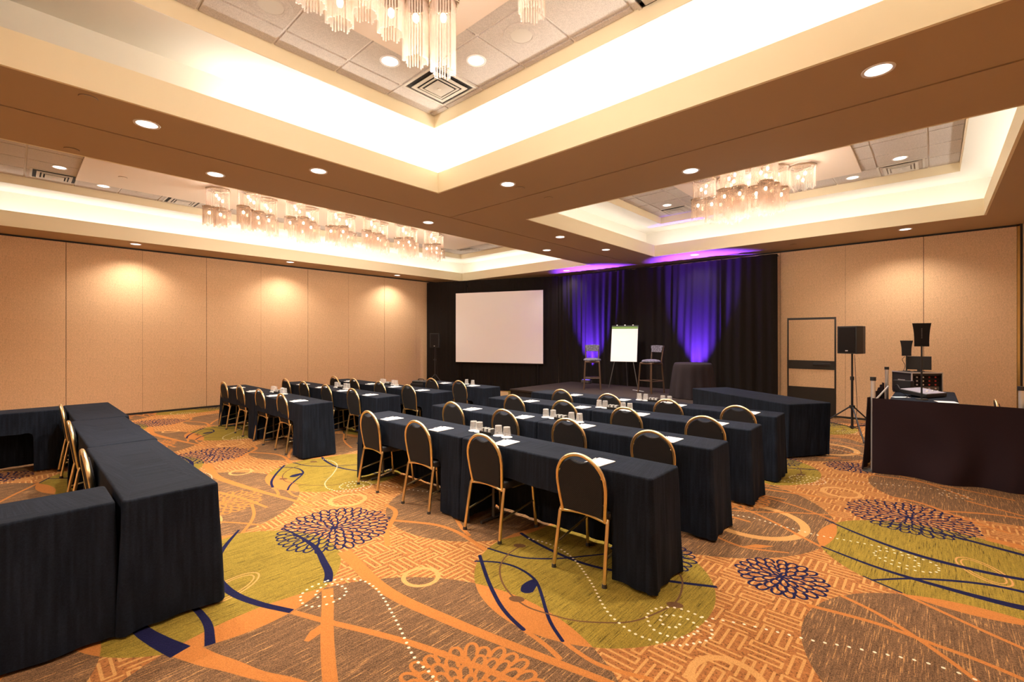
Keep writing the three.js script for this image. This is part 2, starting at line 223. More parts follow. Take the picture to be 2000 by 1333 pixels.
mesh('return_panel', span(1.118, XR + 0.2, 0, S + 0.05, ZB - 0.2, ZB + 0.02), M.returnWall, wb);
structure('wall_right', span(XR, XR + 0.2, 0, HT + 0.1, ZB - 0.2, ZF + 0.2), mat(lin(0.80, 0.54, 0.31), 0.9), 'tan wall closing the room on the right', 'wall');
structure('wall_front', span(XL - 0.2, XR + 0.2, 0, HT + 0.1, ZF, ZF + 0.2), mat(lin(0.80, 0.54, 0.31), 0.9), 'tan wall behind the camera', 'wall');
{ // service door cut into the back wall
  const d = top(new THREE.Group(), 'door_1', 'black-edged door in the tan back wall with a push bar', 'door', null, 'structure'), z = ZB + 0.002, x0 = -2.355, x1 = -1.472;
  mesh('door_leaf', span(x0, x1, 0.01, 2.085, z, z + 0.008), M.doorBlack, d);
  mesh('upper_panel', metricUV(span(x0 + 0.03, x1 - 0.03, 1.17, 2.04, z + 0.006, z + 0.014), 0, 1), M.wallFabric, d); mesh('lower_panel', metricUV(span(x0 + 0.03, x1 - 0.03, 0.605, 0.985, z + 0.006, z + 0.014), 0, 1), M.wallFabric, d);
  mesh('kick_plate', span(x0 + 0.03, x1 - 0.03, 0.03, 0.6, z + 0.006, z + 0.012), M.doorBlack, d);
  const p = mesh('push_rail', span(x0 + 0.03, x1 - 0.03, 0.995, 1.165, z + 0.006, z + 0.03), M.doorBlack, d); mesh('push_bar', rbox(0.3, 0.05, 0.05, 0.01, -1.72, 1.10, z + 0.045), M.black, p);
}

// ---------------------------------------------------------------- ceiling with three lit coffers
const coffers = { near: [-4.85, 0.60, -3.84, 0.75], right: [-4.86, 0.60, -10.3, -5.67], left: [-11.73, -6.65, -10.3, 0.75] };
const ceiling = structGroup('ceiling', 'brown ceiling soffit with three stepped coffers lit from hidden coves', 'ceiling');
function slab(x0, x1, z0, z1, holes) {
  const s = new THREE.Shape([new THREE.Vector2(x0, -z0), new THREE.Vector2(x1, -z0), new THREE.Vector2(x1, -z1), new THREE.Vector2(x0, -z1)]);
  for (const [a, b, c, d] of holes) s.holes.push(new THREE.Path([new THREE.Vector2(a, -c), new THREE.Vector2(b, -c), new THREE.Vector2(b, -d), new THREE.Vector2(a, -d)]));
  return new THREE.ExtrudeGeometry(s, { depth: 0.1, bevelEnabled: false }).rotateX(-Math.PI / 2).translate(0, S, 0);
}
mesh('soffit', slab(XL - 0.2, -5.705, ZB - 0.2, ZF + 0.2, [coffers.left]), M.soffit, ceiling);
mesh('soffit', slab(-5.675, XR + 0.2, ZB - 0.2, -4.755, [coffers.right]), M.soffit, ceiling);
mesh('soffit', slab(-5.675, XR + 0.2, -4.727, ZF + 0.2, [coffers.near]), M.soffit, ceiling);
mesh('partition_track', span(-5.73, -5.65, S + 0.022, S + 0.06, ZB, ZF), M.track, ceiling); mesh('partition_track', span(-5.68, XR, S + 0.022, S + 0.06, -4.78, -4.70), M.track, ceiling);
mesh('roof_deck', span(XL - 0.2, XR + 0.2, HT + 0.06, HT + 0.2, ZB - 0.2, ZF + 0.2), M.gasketGrey, ceiling);
const frame = ([x0, x1, z0, z1], o, i, y0, y1) => [span(x0 - o, x1 + o, y0, y1, z0 - o, z0 + i), span(x0 - o, x1 + o, y0, y1, z1 - i, z1 + o), span(x0 - o, x0 + i, y0, y1, z0 + i, z1 - i), span(x1 - i, x1 + o, y0, y1, z0 + i, z1 - i)];
function coffer(key, plateRect, gx, gz) {
  const r = coffers[key], K = 0.40, I = 0.29;
  mesh('fascia', frame(r, 0.02, 0.008, S - 0.001, FT), M.fascia, ceiling);
  mesh('cove_wall', frame(r, K + 0.03, -K, S + 0.1, HC), M.cove, ceiling);
  mesh('cove_ceiling', frame(r, K + 0.03, I - 0.004, HC, HC + 0.03), M.cove, ceiling);
  mesh('inner_fascia', frame(r, 0.0, I, HC + 0.005, HT + 0.05).map((g) => g), M.fascia, ceiling);
  const [x0, x1, z0, z1] = [r[0] + I, r[1] - I, r[2] + I, r[3] - I];
  mesh('ceiling_grid', span(x0, x1, HT + 0.008, HT + 0.04, z0, z1), M.grid, ceiling);
  const cut = (a, b, o) => { const q = [a]; let v = o; while (v < a + 0.05) v += 0.605; for (; v < b - 0.05; v += 0.605) q.push(v); return [...q, b]; };
  const xs = cut(x0, x1, gx), zs = cut(z0, z1, gz), [pa, pb, pc, pd] = plateRect;
  for (let i = 0; i < xs.length - 1; i++) for (let j = 0; j < zs.length - 1; j++) {
    let a = xs[i] + 0.011, b = xs[i + 1] - 0.011, c = zs[j] + 0.011, d = zs[j + 1] - 0.011;
    if (a > pa - 0.05 && b < pb + 0.05 && c > pc - 0.05 && d < pd + 0.05) continue;
    mesh('ceiling_tile', metricUV(new RoundedBoxGeometry(b - a, 0.02, d - c, 1, 0.004).translate((a + b) / 2, HT + 0.002, (c + d) / 2), 0, 2, 3), M.tile, ceiling);
  }
  mesh('centre_plate', span(pa, pb, HT - 0.035, HT + 0.01, pc, pd), M.plate, ceiling);
}
coffer('near', [-3.775, -0.48, -2.71, -0.35], -4.265, -3.47);
coffer('right', [-3.42, -0.86, -9.42, -6.55], -0.05 - 0.605 * 7, -9.46);
coffer('left', [-10.86, -7.52, -9.2, -0.75], -10.83, -0.76 - 0.605 * 15);

// cove lamps: hidden strips lying behind each fascia
const coveNames = { near: 'coffer nearest the camera', right: 'coffer beside the stage', left: 'long coffer by the left partition' };
function cove(key, side, a, b, power) {
  const r = coffers[key], L = b - a - 0.1, m = (a + b) / 2, off = 0.2, horiz = side === 'zmin' || side === 'zmax';
  const pos = side === 'xmin' ? [r[0] - off, S + 0.12, m] : side === 'xmax' ? [r[1] + off, S + 0.12, m] : side === 'zmin' ? [m, S + 0.12, r[2] - off] : [m, S + 0.12, r[3] + off];
  const where = { xmin: 'left-hand', xmax: 'right-hand', zmin: 'far', zmax: 'near' }[side];
  const t = thing('cove_light', `hidden white strip lamp in the ${where} cove of the ${coveNames[key]}`, 'strip light', [pos[0], S + 0.1, pos[2]], 0, 'cove strip lamps');
  mesh('lamp_tube', rbox(horiz ? L : 0.05, 0.03, horiz ? 0.05 : L, 0.008, 0, 0.032, 0), M.coveLamp, t); mesh('batten', box(horiz ? L : 0.07, 0.016, horiz ? 0.07 : L, 0, 0.008, 0), M.white, t);
  const l = new THREE.RectAreaLight(COOL, power, L, 0.09); l.position.set(pos[0], S + 0.152, pos[2]); scene.add(l);
  l.up.set(horiz ? 0 : 1, 0, horiz ? 1 : 0); l.lookAt(pos[0], S + 3, pos[2]);
}
// ---------------------------------------------------------------- lamps in the ceiling
function downlight(x, z, y, label, power = DOWN, cone = 1.2) {
  const t = thing('downlight', label, 'downlight', [x, y, z], 0, 'recessed downlights');
  mesh('trim_ring', new THREE.LatheGeometry([[0.078, 0.004], [0.08, -0.004], [0.098, -0.006], [0.1, 0.0]].map((p) => new THREE.Vector2(...p)), 32), M.white, t);
  mesh('lens', new THREE.CircleGeometry(0.08, 32).rotateX(Math.PI / 2).translate(0, -0.002, 0), M.lens, t);
  const l = new THREE.SpotLight(WARM, power, 0, cone, 0.6, 2); l.position.set(x, y - 0.012, z); l.target.position.set(x, 0, z); l.castShadow = true; l.shadow.radius = 3; scene.add(l, l.target);
}
cove('near', 'xmin', -4.0, -1.35, COVE_NEAR); cove('near', 'zmin', -4.95, 0.7, COVE_NEAR); cove('near', 'xmax', -3.9, 0.8, COVE_NEAR * 0.5);
cove('right', 'zmin', -4.9, 0.65, COVE_RIGHT); cove('right', 'zmax', -4.9, 0.65, COVE_RIGHT); cove('right', 'xmax', -10.3, -5.7, COVE_RIGHT * 1.3); cove('right', 'xmin', -10.3, -5.7, COVE_RIGHT * 0.8);
cove('left', 'xmin', -10.3, 0.75, COVE_LEFT); cove('left', 'xmax', -10.3, 0.75, COVE_LEFT); cove('left', 'zmin', -11.7, -6.7, COVE_LEFT * 1.2);
const dl = 'round recessed soffit downlight ';
for (const [x, z, l] of [
  [-5.23, -0.83, 'left of the camera beside the partition track'], [-6.235, -1.63, 'beside the long left coffer, nearest the camera'], [-5.23, -2.4, 'left of the bright coffer corner'], [-3.93, -4.21, 'right of the bright coffer corner'], [-0.29, -4.22, 'largest, at upper right'], [-2.06, -5.3, 'at the near edge of the stage coffer'],
  [-6.2, -4.7, 'above the far end of the long chandelier'], [-5.235, -7.07, 'left of the stage coffer, nearer one'], [-6.235, -7.93, 'at the far right of the left coffer'], [-5.25, -8.755, 'left of the stage coffer, farther one'],
  [-12.05, -1.73, 'close to the left partition, nearest one'], [-12.0, -4.78, 'close to the left partition, middle one'], [-12.1, -8.0, 'close to the left partition, farthest one'], [-10.74, -10.72, 'just above the projection screen'],
  [-7.7, -10.7, 'above the left purple pool of light'], [-4.06, -10.68, 'above the right purple pool of light'], [-0.36, -10.7, 'above the sound desk'], [-2.1, 1.3, 'behind the camera'], [-8.9, 1.3, 'over the left tables behind the camera']]) downlight(x, z, S, dl + l, z < -10.6 && x < -4 && x > -9 ? DOWN * 0.2 : x < -11.9 || z < -10.6 ? DOWN * 0.5 : DOWN);
for (const [x, z, l] of [[-3.97, -2.54, 'in a tile left of the near square air diffuser'], [-3.33, -3.11, 'in a tile right of the near square air diffuser'], [-10.35, -0.53, 'beside the diffuser at the near end of the left coffer'], [-11.03, -1.13, 'at the edge of the left coffer, next to its diffuser'], [-0.37, -9.16, 'beside the right diffuser of the stage coffer'], [-1.01, -9.72, 'between chandelier and right diffuser of the stage coffer'], [-4.04, -9.14, 'beside the left diffuser of the stage coffer']]) downlight(x, z, HT - 0.009, 'round downlight ' + l, DOWN * 0.8, 0.62);

function diffuser(x, z, label) {
  const t = thing('air_diffuser', label, 'air vent', [x, HT - 0.009, z], 0, 'square air diffusers');
  const ringG = (a, b, y0, y1) => frame([-a, a, -a, a], 0, a - b, y0, y1);
  mesh('outer_frame', ringG(0.29, 0.262, -0.008, 0.0), M.vent, t); mesh('duct', box(0.52, 0.004, 0.52, 0, 0.003, 0), M.gasket, t);
  mesh('louvre', ringG(0.215, 0.175, -0.02, -0.013), M.vent, t); mesh('louvre', ringG(0.155, 0.135, -0.024, -0.018), M.vent, t);
  const p = mesh('centre_plate', box(0.23, 0.006, 0.23, 0, -0.026, 0), M.vent, t); mesh('screw_cap', cyl(0.02, 0.02, 0.006, 16, 0, -0.031, 0), M.grid, p);
}
diffuser(-3.97, -3.16, 'square air diffuser below the nearest chandelier'); diffuser(-10.98, -0.5, 'square air diffuser at the near end of the long left coffer'); diffuser(-11.1, -2.33, 'square air diffuser left of the long chandelier, by the cove'); diffuser(-10.6, -9.66, 'square air diffuser at the far end of the long left coffer');
diffuser(-0.38, -9.68, 'square air diffuser at the right corner of the stage coffer'); diffuser(-4.05, -9.66, 'square air diffuser at the left corner of the stage coffer'); diffuser(-1.52, -3.3, 'square air diffuser at the top edge of the picture');
function speakerGrille(x, z, label) { const t = thing('ceiling_speaker', label, 'speaker', [x, HT - 0.009, z], 0, 'round ceiling speakers'); mesh('rim', new THREE.LatheGeometry([[0.1, 0.0], [0.1, -0.01], [0.165, -0.008], [0.17, 0.0]].map((p) => new THREE.Vector2(...p)), 40), M.tile, t); mesh('grille', cyl(0.098, 0.098, 0.006, 32, 0, -0.004, 0), M.vent, t); }
speakerGrille(-2.75, -3.13, 'round speaker grille right of the nearest chandelier'); speakerGrille(-4.03, -1.45, 'round speaker grille at the top left ceiling tiles'); speakerGrille(-11.02, -1.75, 'round speaker grille in the long left coffer edge');
for (const [x, z, y, l] of [[-5.0, -0.42, S, 'on the soffit at far left'], [-6.49, -0.42, S, 'beside the long left coffer'], [-3.92, -4.43, S, 'next to the downlight right of the bright corner'], [-3.9, -5.0, S, 'near the stage coffer edge'], [-2.12, -10.88, S, 'above the curtain edge'], [-10.1, -1.28, HT - 0.035, 'on the pale plate of the left coffer']]) { const t = thing('sprinkler_cover', 'small round sprinkler cover ' + l, 'sprinkler', [x, y, z], 0, 'sprinkler covers'); mesh('cover_disc', cyl(0.055, 0.058, 0.008, 24, 0, -0.004, 0), y === S ? M.soffit : M.plate, t); mesh('rim', new THREE.TorusGeometry(0.057, 0.004, 6, 24).rotateX(Math.PI / 2), M.track, t); }

// ---------------------------------------------------------------- chandeliers: drums of hanging glass rods round bulbs
function rods(r, n, y0, y1, sides, jag) {
  const g = [];
  for (let k = 0; k < n; k++) {
    const t = (k / n) * 6.2832, q = t * sides / 6.2832, f = Math.cos(Math.PI / sides) / Math.cos(((q % 1) - 0.5) * 6.2832 / sides), R = r * f, dy = jag * (0.5 - 0.5 * Math.cos(q * 6.2832)) + (hash(k, n) * 0.008);
    g.push(cyl(0.0062, 0.0062, y0 - y1 - dy, 6, R * Math.cos(t), (y0 + y1 + dy) / 2, R * Math.sin(t)));
  }
  return merge(g);
}
const rodBig = rods(0.185, 52, 0, -0.34, 8, 0.05), rodSmall = [0.26, 0.34, 0.42, 0.5, 0.55].map((h) => rods(0.108, 34, 0, -h, 6, 0.04));
const rodNear = [0.26, 0.34, 0.42, 0.5, 0.55].map((h) => rods(0.088, 27, 0, -h, 6, 0.018));
const polyRing = (r, n, w, h) => new THREE.LatheGeometry([[r - w, 0], [r, 0], [r, -h], [r - w, -h], [r - w, 0]].map((p) => new THREE.Vector2(...p)), n).toNonIndexed();
const ringBig = polyRing(0.2, 8, 0.02, 0.028), capSmall = merge([polyRing(0.118, 6, 0.014, 0.02), cyl(0.112, 0.112, 0.004, 6, 0, -0.004, 0)]), bulbGeo = new THREE.SphereGeometry(0.024, 8, 6).scale(1, 1.35, 1);
function chandelier(label, x0, z0, bigs, smalls, rodSet = rodSmall) {
  const Y = HT - 0.035, t = thing('chandelier', label, 'chandelier', [x0, Y, z0], 0, 'glass rod chandeliers');
  const lamp = (x, y, z, p) => { const l = new THREE.PointLight(BULBC, p, 0, 2); l.position.set(x, y, z); l.shadow.radius = 1.2; l.castShadow = true; scene.add(l); };
  for (const [x, z] of bigs) {
    const f = mesh('drum_frame', ringBig, M.chrome, t, [x - x0, -0.012, z - z0]);
    mesh('canopy', cyl(0.12, 0.14, 0.014, 8, 0, 0.005, 0), M.chrome, f);
    const rg = mesh('glass_rods', rodBig, M.rod, f, [0, -0.02, 0]); rg.userData.kind = 'stuff';
    mesh('bulb', bulbGeo, M.bulb, f, [0.05, -0.13, 0.04]); mesh('bulb', bulbGeo, M.bulb, f, [-0.06, -0.15, -0.03]); mesh('bulb', bulbGeo, M.bulb, f, [0.0, -0.2, -0.07]);
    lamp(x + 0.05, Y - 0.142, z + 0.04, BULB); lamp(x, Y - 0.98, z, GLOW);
  }
  for (const [x, z, yb, yt] of smalls) {
    const h = Math.max(0.26, (yt ?? Y - 0.36) - yb), i = [0.26, 0.34, 0.42, 0.5, 0.55].reduce((b, v, k, a) => Math.abs(v - h) < Math.abs(a[b] - h) ? k : b, 0), y = yb + [0.26, 0.34, 0.42, 0.5, 0.55][i];
    const f = mesh('tier_cap', capSmall, M.chrome, t, [x - x0, y - Y, z - z0]);
    mesh('hanger', cyl(0.004, 0.004, Y - y, 6, 0, (Y - y) / 2, 0), M.chrome, f);
    const rg = mesh('glass_rods', rodSet[i], M.rod, f, [0, -0.005, 0]); rg.userData.kind = 'stuff';
    mesh('bulb', bulbGeo, M.bulb, f, [0, -0.11, 0]);
  }
}
{ // nearest: only the lower tips reach into the picture
  chandelier('glass rod chandelier nearest the camera, cut by the top edge', -2.2, -1.6, [[-2.52, -1.95], [-2.85, -1.6], [-2.0, -2.15], [-2.4, -1.5], [-1.9, -1.7], [-2.85, -1.2], [-1.45, -1.85]],
    [[-2.53, -2.05, 3.5], [-2.675, -1.92, 3.58], [-2.735, -1.76, 3.72], [-2.9, -1.475, 3.72], [-2.80, -1.60, 3.80], [-1.905, -2.27, 3.72], [-2.86, -1.27, 3.72], [-2.0, -1.75, 3.75], [-2.35, -1.45, 3.7], [-1.6, -1.8, 3.72]], rodNear);
  const big = [], small = [];
  for (let k = 0; k < 13; k++) { const z = -2.55 - k * 0.415, x = -9.42 + (k % 2 ? 0.17 : -0.17); big.push([x, z]); for (let q = 0; q < 3; q++) { const a = q * 2.094 + k * 1.1; small.push([x + 0.14 * Math.cos(a), z + 0.14 * Math.sin(a), 3.64 + 0.05 * ((q + k) % 3) - (q === 1 && k % 3 === 1 ? 0.12 : 0)]); } }
  chandelier('long glass rod chandelier over the left tables', -9.42, -5.0, big, small);
  const b2 = [[-2.88, -8.0], [-2.55, -8.22], [-2.2, -8.0], [-1.85, -8.2], [-1.52, -8.42], [-2.35, -7.75], [-1.9, -7.8]], s2 = [];
  b2.forEach(([x, z], k) => { for (let q = 0; q < 3; q++) { const a = q * 2.094 + k * 0.9; if (k === 4) continue; s2.push([x + 0.125 * Math.cos(a), z + 0.125 * Math.sin(a), 3.6 + 0.07 * ((q + k) % 3) - (k === 1 && q === 1 ? 0.12 : 0)]); } });
  chandelier('glass rod chandelier in the coffer beside the stage', -2.2, -8.05, b2, s2);
}

// ---------------------------------------------------------------- drapes, screen, stage
function pleated(a, b, y0, y1, amp, pitch, seedv, m, name, parent, hemWave = 0, flare = 0) {  // a curtain as a closed pleated sheet
  const dx = b[0] - a[0], dz = b[1] - a[1], L = Math.hypot(dx, dz), nx = -dz / L, nz = dx / L, n = Math.ceil(L / 0.022), rows = 14, pos = [], idx = [];
  for (let j = 0; j <= rows; j++) for (let i = 0; i <= n; i++) {
    const s = i / n * L, v = j / rows, f = vnoise(s / 0.9 + seedv, v * 1.3 + seedv, 999, 99), ph = s / pitch * 6.2832 + 3.2 * vnoise(s / 0.55 + seedv * 3, v * 1.6, 999, 99);
    const w = amp * (0.35 + 0.65 * f) * (0.55 + 0.45 * v) * Math.sin(ph) + amp * 0.4 * Math.sin(ph * 0.43 + seedv) + amp * 1.2 * (vnoise(s / 1.4, v * 2 + 5 + seedv, 999, 99) - 0.5) + flare * v * v * v;
    pos.push(a[0] + dx * i / n + nx * w, y1 + (y0 - y1) * v + (j === rows ? hemWave * Math.sin(s * 7) : 0), a[1] + dz * i / n + nz * w);
  }
  for (let j = 0; j < rows; j++) for (let i = 0; i < n; i++) { const k = j * (n + 1) + i; idx.push(k, k + n + 1, k + 1, k + 1, k + n + 1, k + n + 2); }
  const g = new THREE.BufferGeometry(); g.setAttribute('position', new THREE.Float32BufferAttribute(pos, 3)); g.setAttribute('uv', new THREE.Float32BufferAttribute(new Float32Array(pos.length / 3 * 2), 2)); g.setIndex(idx); g.computeVertexNormals();
  return mesh(name, g, m, parent);
}
const P0 = [-12.45, -9.38], P1 = [-8.22, -11.02], P2 = [-2.47, -11.17];
{
  const t = thing('stage_curtain', 'black velour curtain around the projection screen', 'curtain', [0, 0, 0], 0), t2 = thing('stage_curtain', 'long black velour backdrop curtain behind the stage, washed blue', 'curtain', [0, 0, 0], 0);
  const mix = (a, b, k) => [a[0] + (b[0] - a[0]) * k, a[1] + (b[1] - a[1]) * k];
  for (let k = 0; k < 3; k++) pleated(mix(P0, P1, k / 3), mix(P0, P1, (k + 1) / 3), 0.015, 3.5, 0.016, 0.13, 3 + k, M.velour, 'curtain_panel', t);
  for (let k = 0; k < 5; k++) pleated(mix(P1, P2, k / 5), mix(P1, P2, (k + 1) / 5), 0.015, 3.47, 0.05, 0.17 + 0.04 * (k % 3), 11 + k * 2.3, M.velour, 'curtain_panel', t2);
  mesh('top_rail', bar([P0[0], 3.47, P0[1] - 0.04], [P1[0], 3.47, P1[1] - 0.04], 0.02), M.steel, t); mesh('top_rail', bar([P1[0], 3.44, P1[1] - 0.07], [P2[0], 3.44, P2[1] - 0.07], 0.02), M.steel, t2);
  for (const p of [mix(P1, P2, 0.02), mix(P1, P2, 0.5), mix(P1, P2, 0.98)]) mesh('upright', bar([p[0], 0.01, p[1] - 0.1], [p[0], 3.44, p[1] - 0.09], 0.02), M.steel, t2);
  for (const p of [mix(P0, P1, 0.06), mix(P0, P1, 0.97)]) mesh('upright', bar([p[0], 0.01, p[1] - 0.08], [p[0], 3.46, p[1] - 0.06], 0.02), M.steel, t);
  // screen
  const cx = -10.024, cz = -10.318, ang = Math.atan2(1.58, 4.09), s = thing('projection_screen', 'large white projection screen set in the black curtain', 'screen', [cx + 0.06 * Math.sin(ang), 0.88, cz + 0.06 * Math.cos(ang)], ang);
  mesh('screen_surface', rbox(2.956, 2.216, 0.012, 0.004, 0, 1.108, 0), M.screen, s); const fr = [];
  for (const [w, h, x, y] of [[3.02, 0.035, 0, 2.23], [3.02, 0.035, 0, -0.012], [0.035, 2.26, -1.495, 1.108], [0.035, 2.26, 1.495, 1.108]]) fr.push(box(w, h, 0.03, x, y, -0.012)); mesh('border_frame', fr, M.velour, s);
  for (const x of [-1.3, 1.3]) mesh('support_leg', box(0.04, 0.88, 0.03, x, -0.44, -0.03), M.velour, s);
}
const SY = 0.4;
{ const t = thing('stage_riser', 'low black carpeted stage riser in front of the curtain', 'stage', [-5.46, 0, -9.6]); mesh('stage_deck', rbox(4.46, 0.05, 2.6, 0.01, 0, SY - 0.025, 0), M.stage, t); pleated([-2.22, 1.27], [2.22, 1.27], 0.01, SY - 0.05, 0.01, 0.1, 5, M.matteBlack, 'skirt', t); pleated([-2.22, -1.27], [-2.22, 1.27], 0.01, SY - 0.05, 0.01, 0.1, 6, M.matteBlack, 'skirt', t); mesh('support_frame', [box(4.3, SY - 0.05, 0.05, 0, (SY - 0.05) / 2, -1.2), box(0.05, SY - 0.05, 2.4, 2.1, (SY - 0.05) / 2, 0)], M.steel, t); }
function barStool(label, x, z, turn) {
  const t = thing('bar_stool', label, 'stool', [x, SY, z], turn, 'bar stools on the stage');
  const seatG = new THREE.LatheGeometry([[0, 0.765], [0.1, 0.762], [0.19, 0.745], [0.215, 0.715], [0.2, 0.69], [0, 0.69]].map((p) => new THREE.Vector2(...p)).reverse(), 28).scale(1, 1, 0.98);
  mesh('seat', metricUV(seatG, 0, 2, 4), M.stoolFabric, t); mesh('apron', rbox(0.36, 0.05, 0.36, 0.02, 0, 0.672, 0), M.woodDark, t);
  for (const [sx, sz] of [[-1, -1], [1, -1], [-1, 1], [1, 1]]) mesh('leg', bar([sx * 0.165, 0.68, sz * 0.165], [sx * 0.2, 0, sz * 0.205], 0.019), M.woodDark, t);
  for (const s of [-1, 1]) { mesh('footrail', bar([-0.19, 0.28, s * 0.19], [0.19, 0.28, s * 0.19], 0.013), M.woodDark, t); mesh('footrail', bar([s * 0.19, 0.27, -0.19], [s * 0.19, 0.27, 0.19], 0.013), M.woodDark, t); mesh('back_post', bar([s * 0.15, 0.68, 0.165], [s * 0.165, 1.075, 0.225], 0.016), M.woodDark, t); }
  const b = new THREE.Shape(); b.moveTo(-0.14, 0); b.lineTo(0.14, 0); b.lineTo(0.17, 0.14); b.quadraticCurveTo(0, 0.155, -0.17, 0.14); b.closePath();
  mesh('backrest', metricUV(new THREE.ExtrudeGeometry(b, { depth: 0.03, bevelEnabled: true, bevelSize: 0.006, bevelThickness: 0.008, bevelSegments: 2 }).rotateX(0.12).translate(0, 0.93, 0.175), 0, 1, 4), M.stoolFabric, t);
}
barStool('upholstered bar stool left of the flip chart', -6.15, -9.62, 212.9 * Math.PI / 180); barStool('upholstered bar stool between the flip chart and the round table', -4.75, -9.89, 163 * Math.PI / 180);
{ // flip chart easel
  const t = thing('flip_chart', 'white paper flip chart with green header on a black tripod easel', 'flip chart', [-5.72, SY, -10.42], 197.4 * Math.PI / 180);
  const g = new THREE.Group(); const lean = 0.2, base = 0.66;
  const tilt = (geo) => geo.rotateX(lean).translate(0, base, -0.09);
  mesh('board', tilt(box(0.66, 0.93, 0.02, 0, 0.465, 0.015)), M.black, t); mesh('paper_pad', tilt(rbox(0.65, 0.89, 0.014, 0.003, 0, 0.445, -0.005)), M.paper, t); mesh('header_band', tilt(box(0.65, 0.055, 0.004, 0, 0.865, -0.014)), M.green, t);
  for (const x of [-0.2, 0, 0.2]) mesh('clip', tilt(box(0.03, 0.02, 0.02, x, 0.935, -0.004)), M.alu, t);
  mesh('leg', bar([-0.22, 0.72, -0.06], [-0.36, 0, -0.12], 0.01), M.steel, t); mesh('leg', bar([0.22, 0.72, -0.06], [0.36, 0, -0.12], 0.01), M.steel, t); mesh('leg', bar([0, 1.3, 0.08], [0, 0, 0.42], 0.01), M.steel, t);
}
{ // round table with floor-length cloth
  const t = thing('round_table', 'small round table under a floor-length black pleated cloth on stage', 'table', [-3.72, SY, -9.68]), n = 160, rows = 12, pos = [], idx = [];
  for (let j = 0; j <= rows; j++) for (let i = 0; i < n; i++) { const a = i / n * 6.2832, v = j / rows, r = j === 0 ? 0.355 : j === 1 ? 0.372 : 0.375 + 0.085 * v + 0.022 * v * Math.sin(a * 15 + 2 * Math.sin(a * 2)); pos.push(r * Math.cos(a), j === 0 ? 0.725 : 0.725 - 0.715 * Math.max(0, (j - 0.6) / (rows - 0.6)), r * Math.sin(a)); }
  for (let j = 0; j < rows; j++) for (let i = 0; i < n; i++) { const k = j * n + i, k2 = j * n + (i + 1) % n; idx.push(k, k2, k + n, k2, k2 + n, k + n); }
  const c = pos.length / 3; pos.push(0, 0.727, 0); for (let i = 0; i < n; i++) idx.push(c, (i + 1) % n, i);
  const g = new THREE.BufferGeometry(); g.setAttribute('position', new THREE.Float32BufferAttribute(pos, 3)); g.setAttribute('uv', new THREE.Float32BufferAttribute(new Float32Array(pos.length / 3 * 2), 2)); g.setIndex(idx); g.computeVertexNormals();
  mesh('tablecloth', g, soft(lin(0.026, 0.019, 0.021), 0.85), t); mesh('tabletop', cyl(0.35, 0.35, 0.02, 40, 0, 0.705, 0), M.board, t); mesh('pedestal', [cyl(0.03, 0.03, 0.69, 12, 0, 0.35, 0), cyl(0.25, 0.28, 0.03, 24, 0, 0.015, 0)], M.steel, t);
}
function uplight(x, z, label, tx, tz) {
  const t = thing('uplight', label, 'stage light', [x, SY, z], 0, 'blue stage uplights');
  mesh('housing', rbox(0.24, 0.09, 0.16, 0.012, 0, 0.055, 0), M.black, t); for (const y of [0.035, 0.06, 0.085]) mesh('cooling_fin', box(0.25, 0.008, 0.165, 0, y, 0.004), M.gasketGrey, t); mesh('light_lens', box(0.2, 0.006, 0.12, 0, 0.102, 0), M.ledBlue, t); mesh('bracket', [box(0.012, 0.11, 0.05, -0.13, 0.055, 0), box(0.012, 0.11, 0.05, 0.13, 0.055, 0)], M.black, t);
  const l = new THREE.SpotLight(lin(0.12, 0.03, 1.0), BLUE, 0, 0.46, 1.0, 2); l.position.set(x, SY + 0.112, z); l.target.position.set(tx, S, tz); l.castShadow = true; l.shadow.radius = 3; scene.add(l, l.target);
}
uplight(-7.05, -10.74, 'black uplight on the stage behind the left bar stool', -7.08, -11.35); uplight(-4.15, -10.80, 'black uplight hidden behind the round table', -4.14, -11.4);

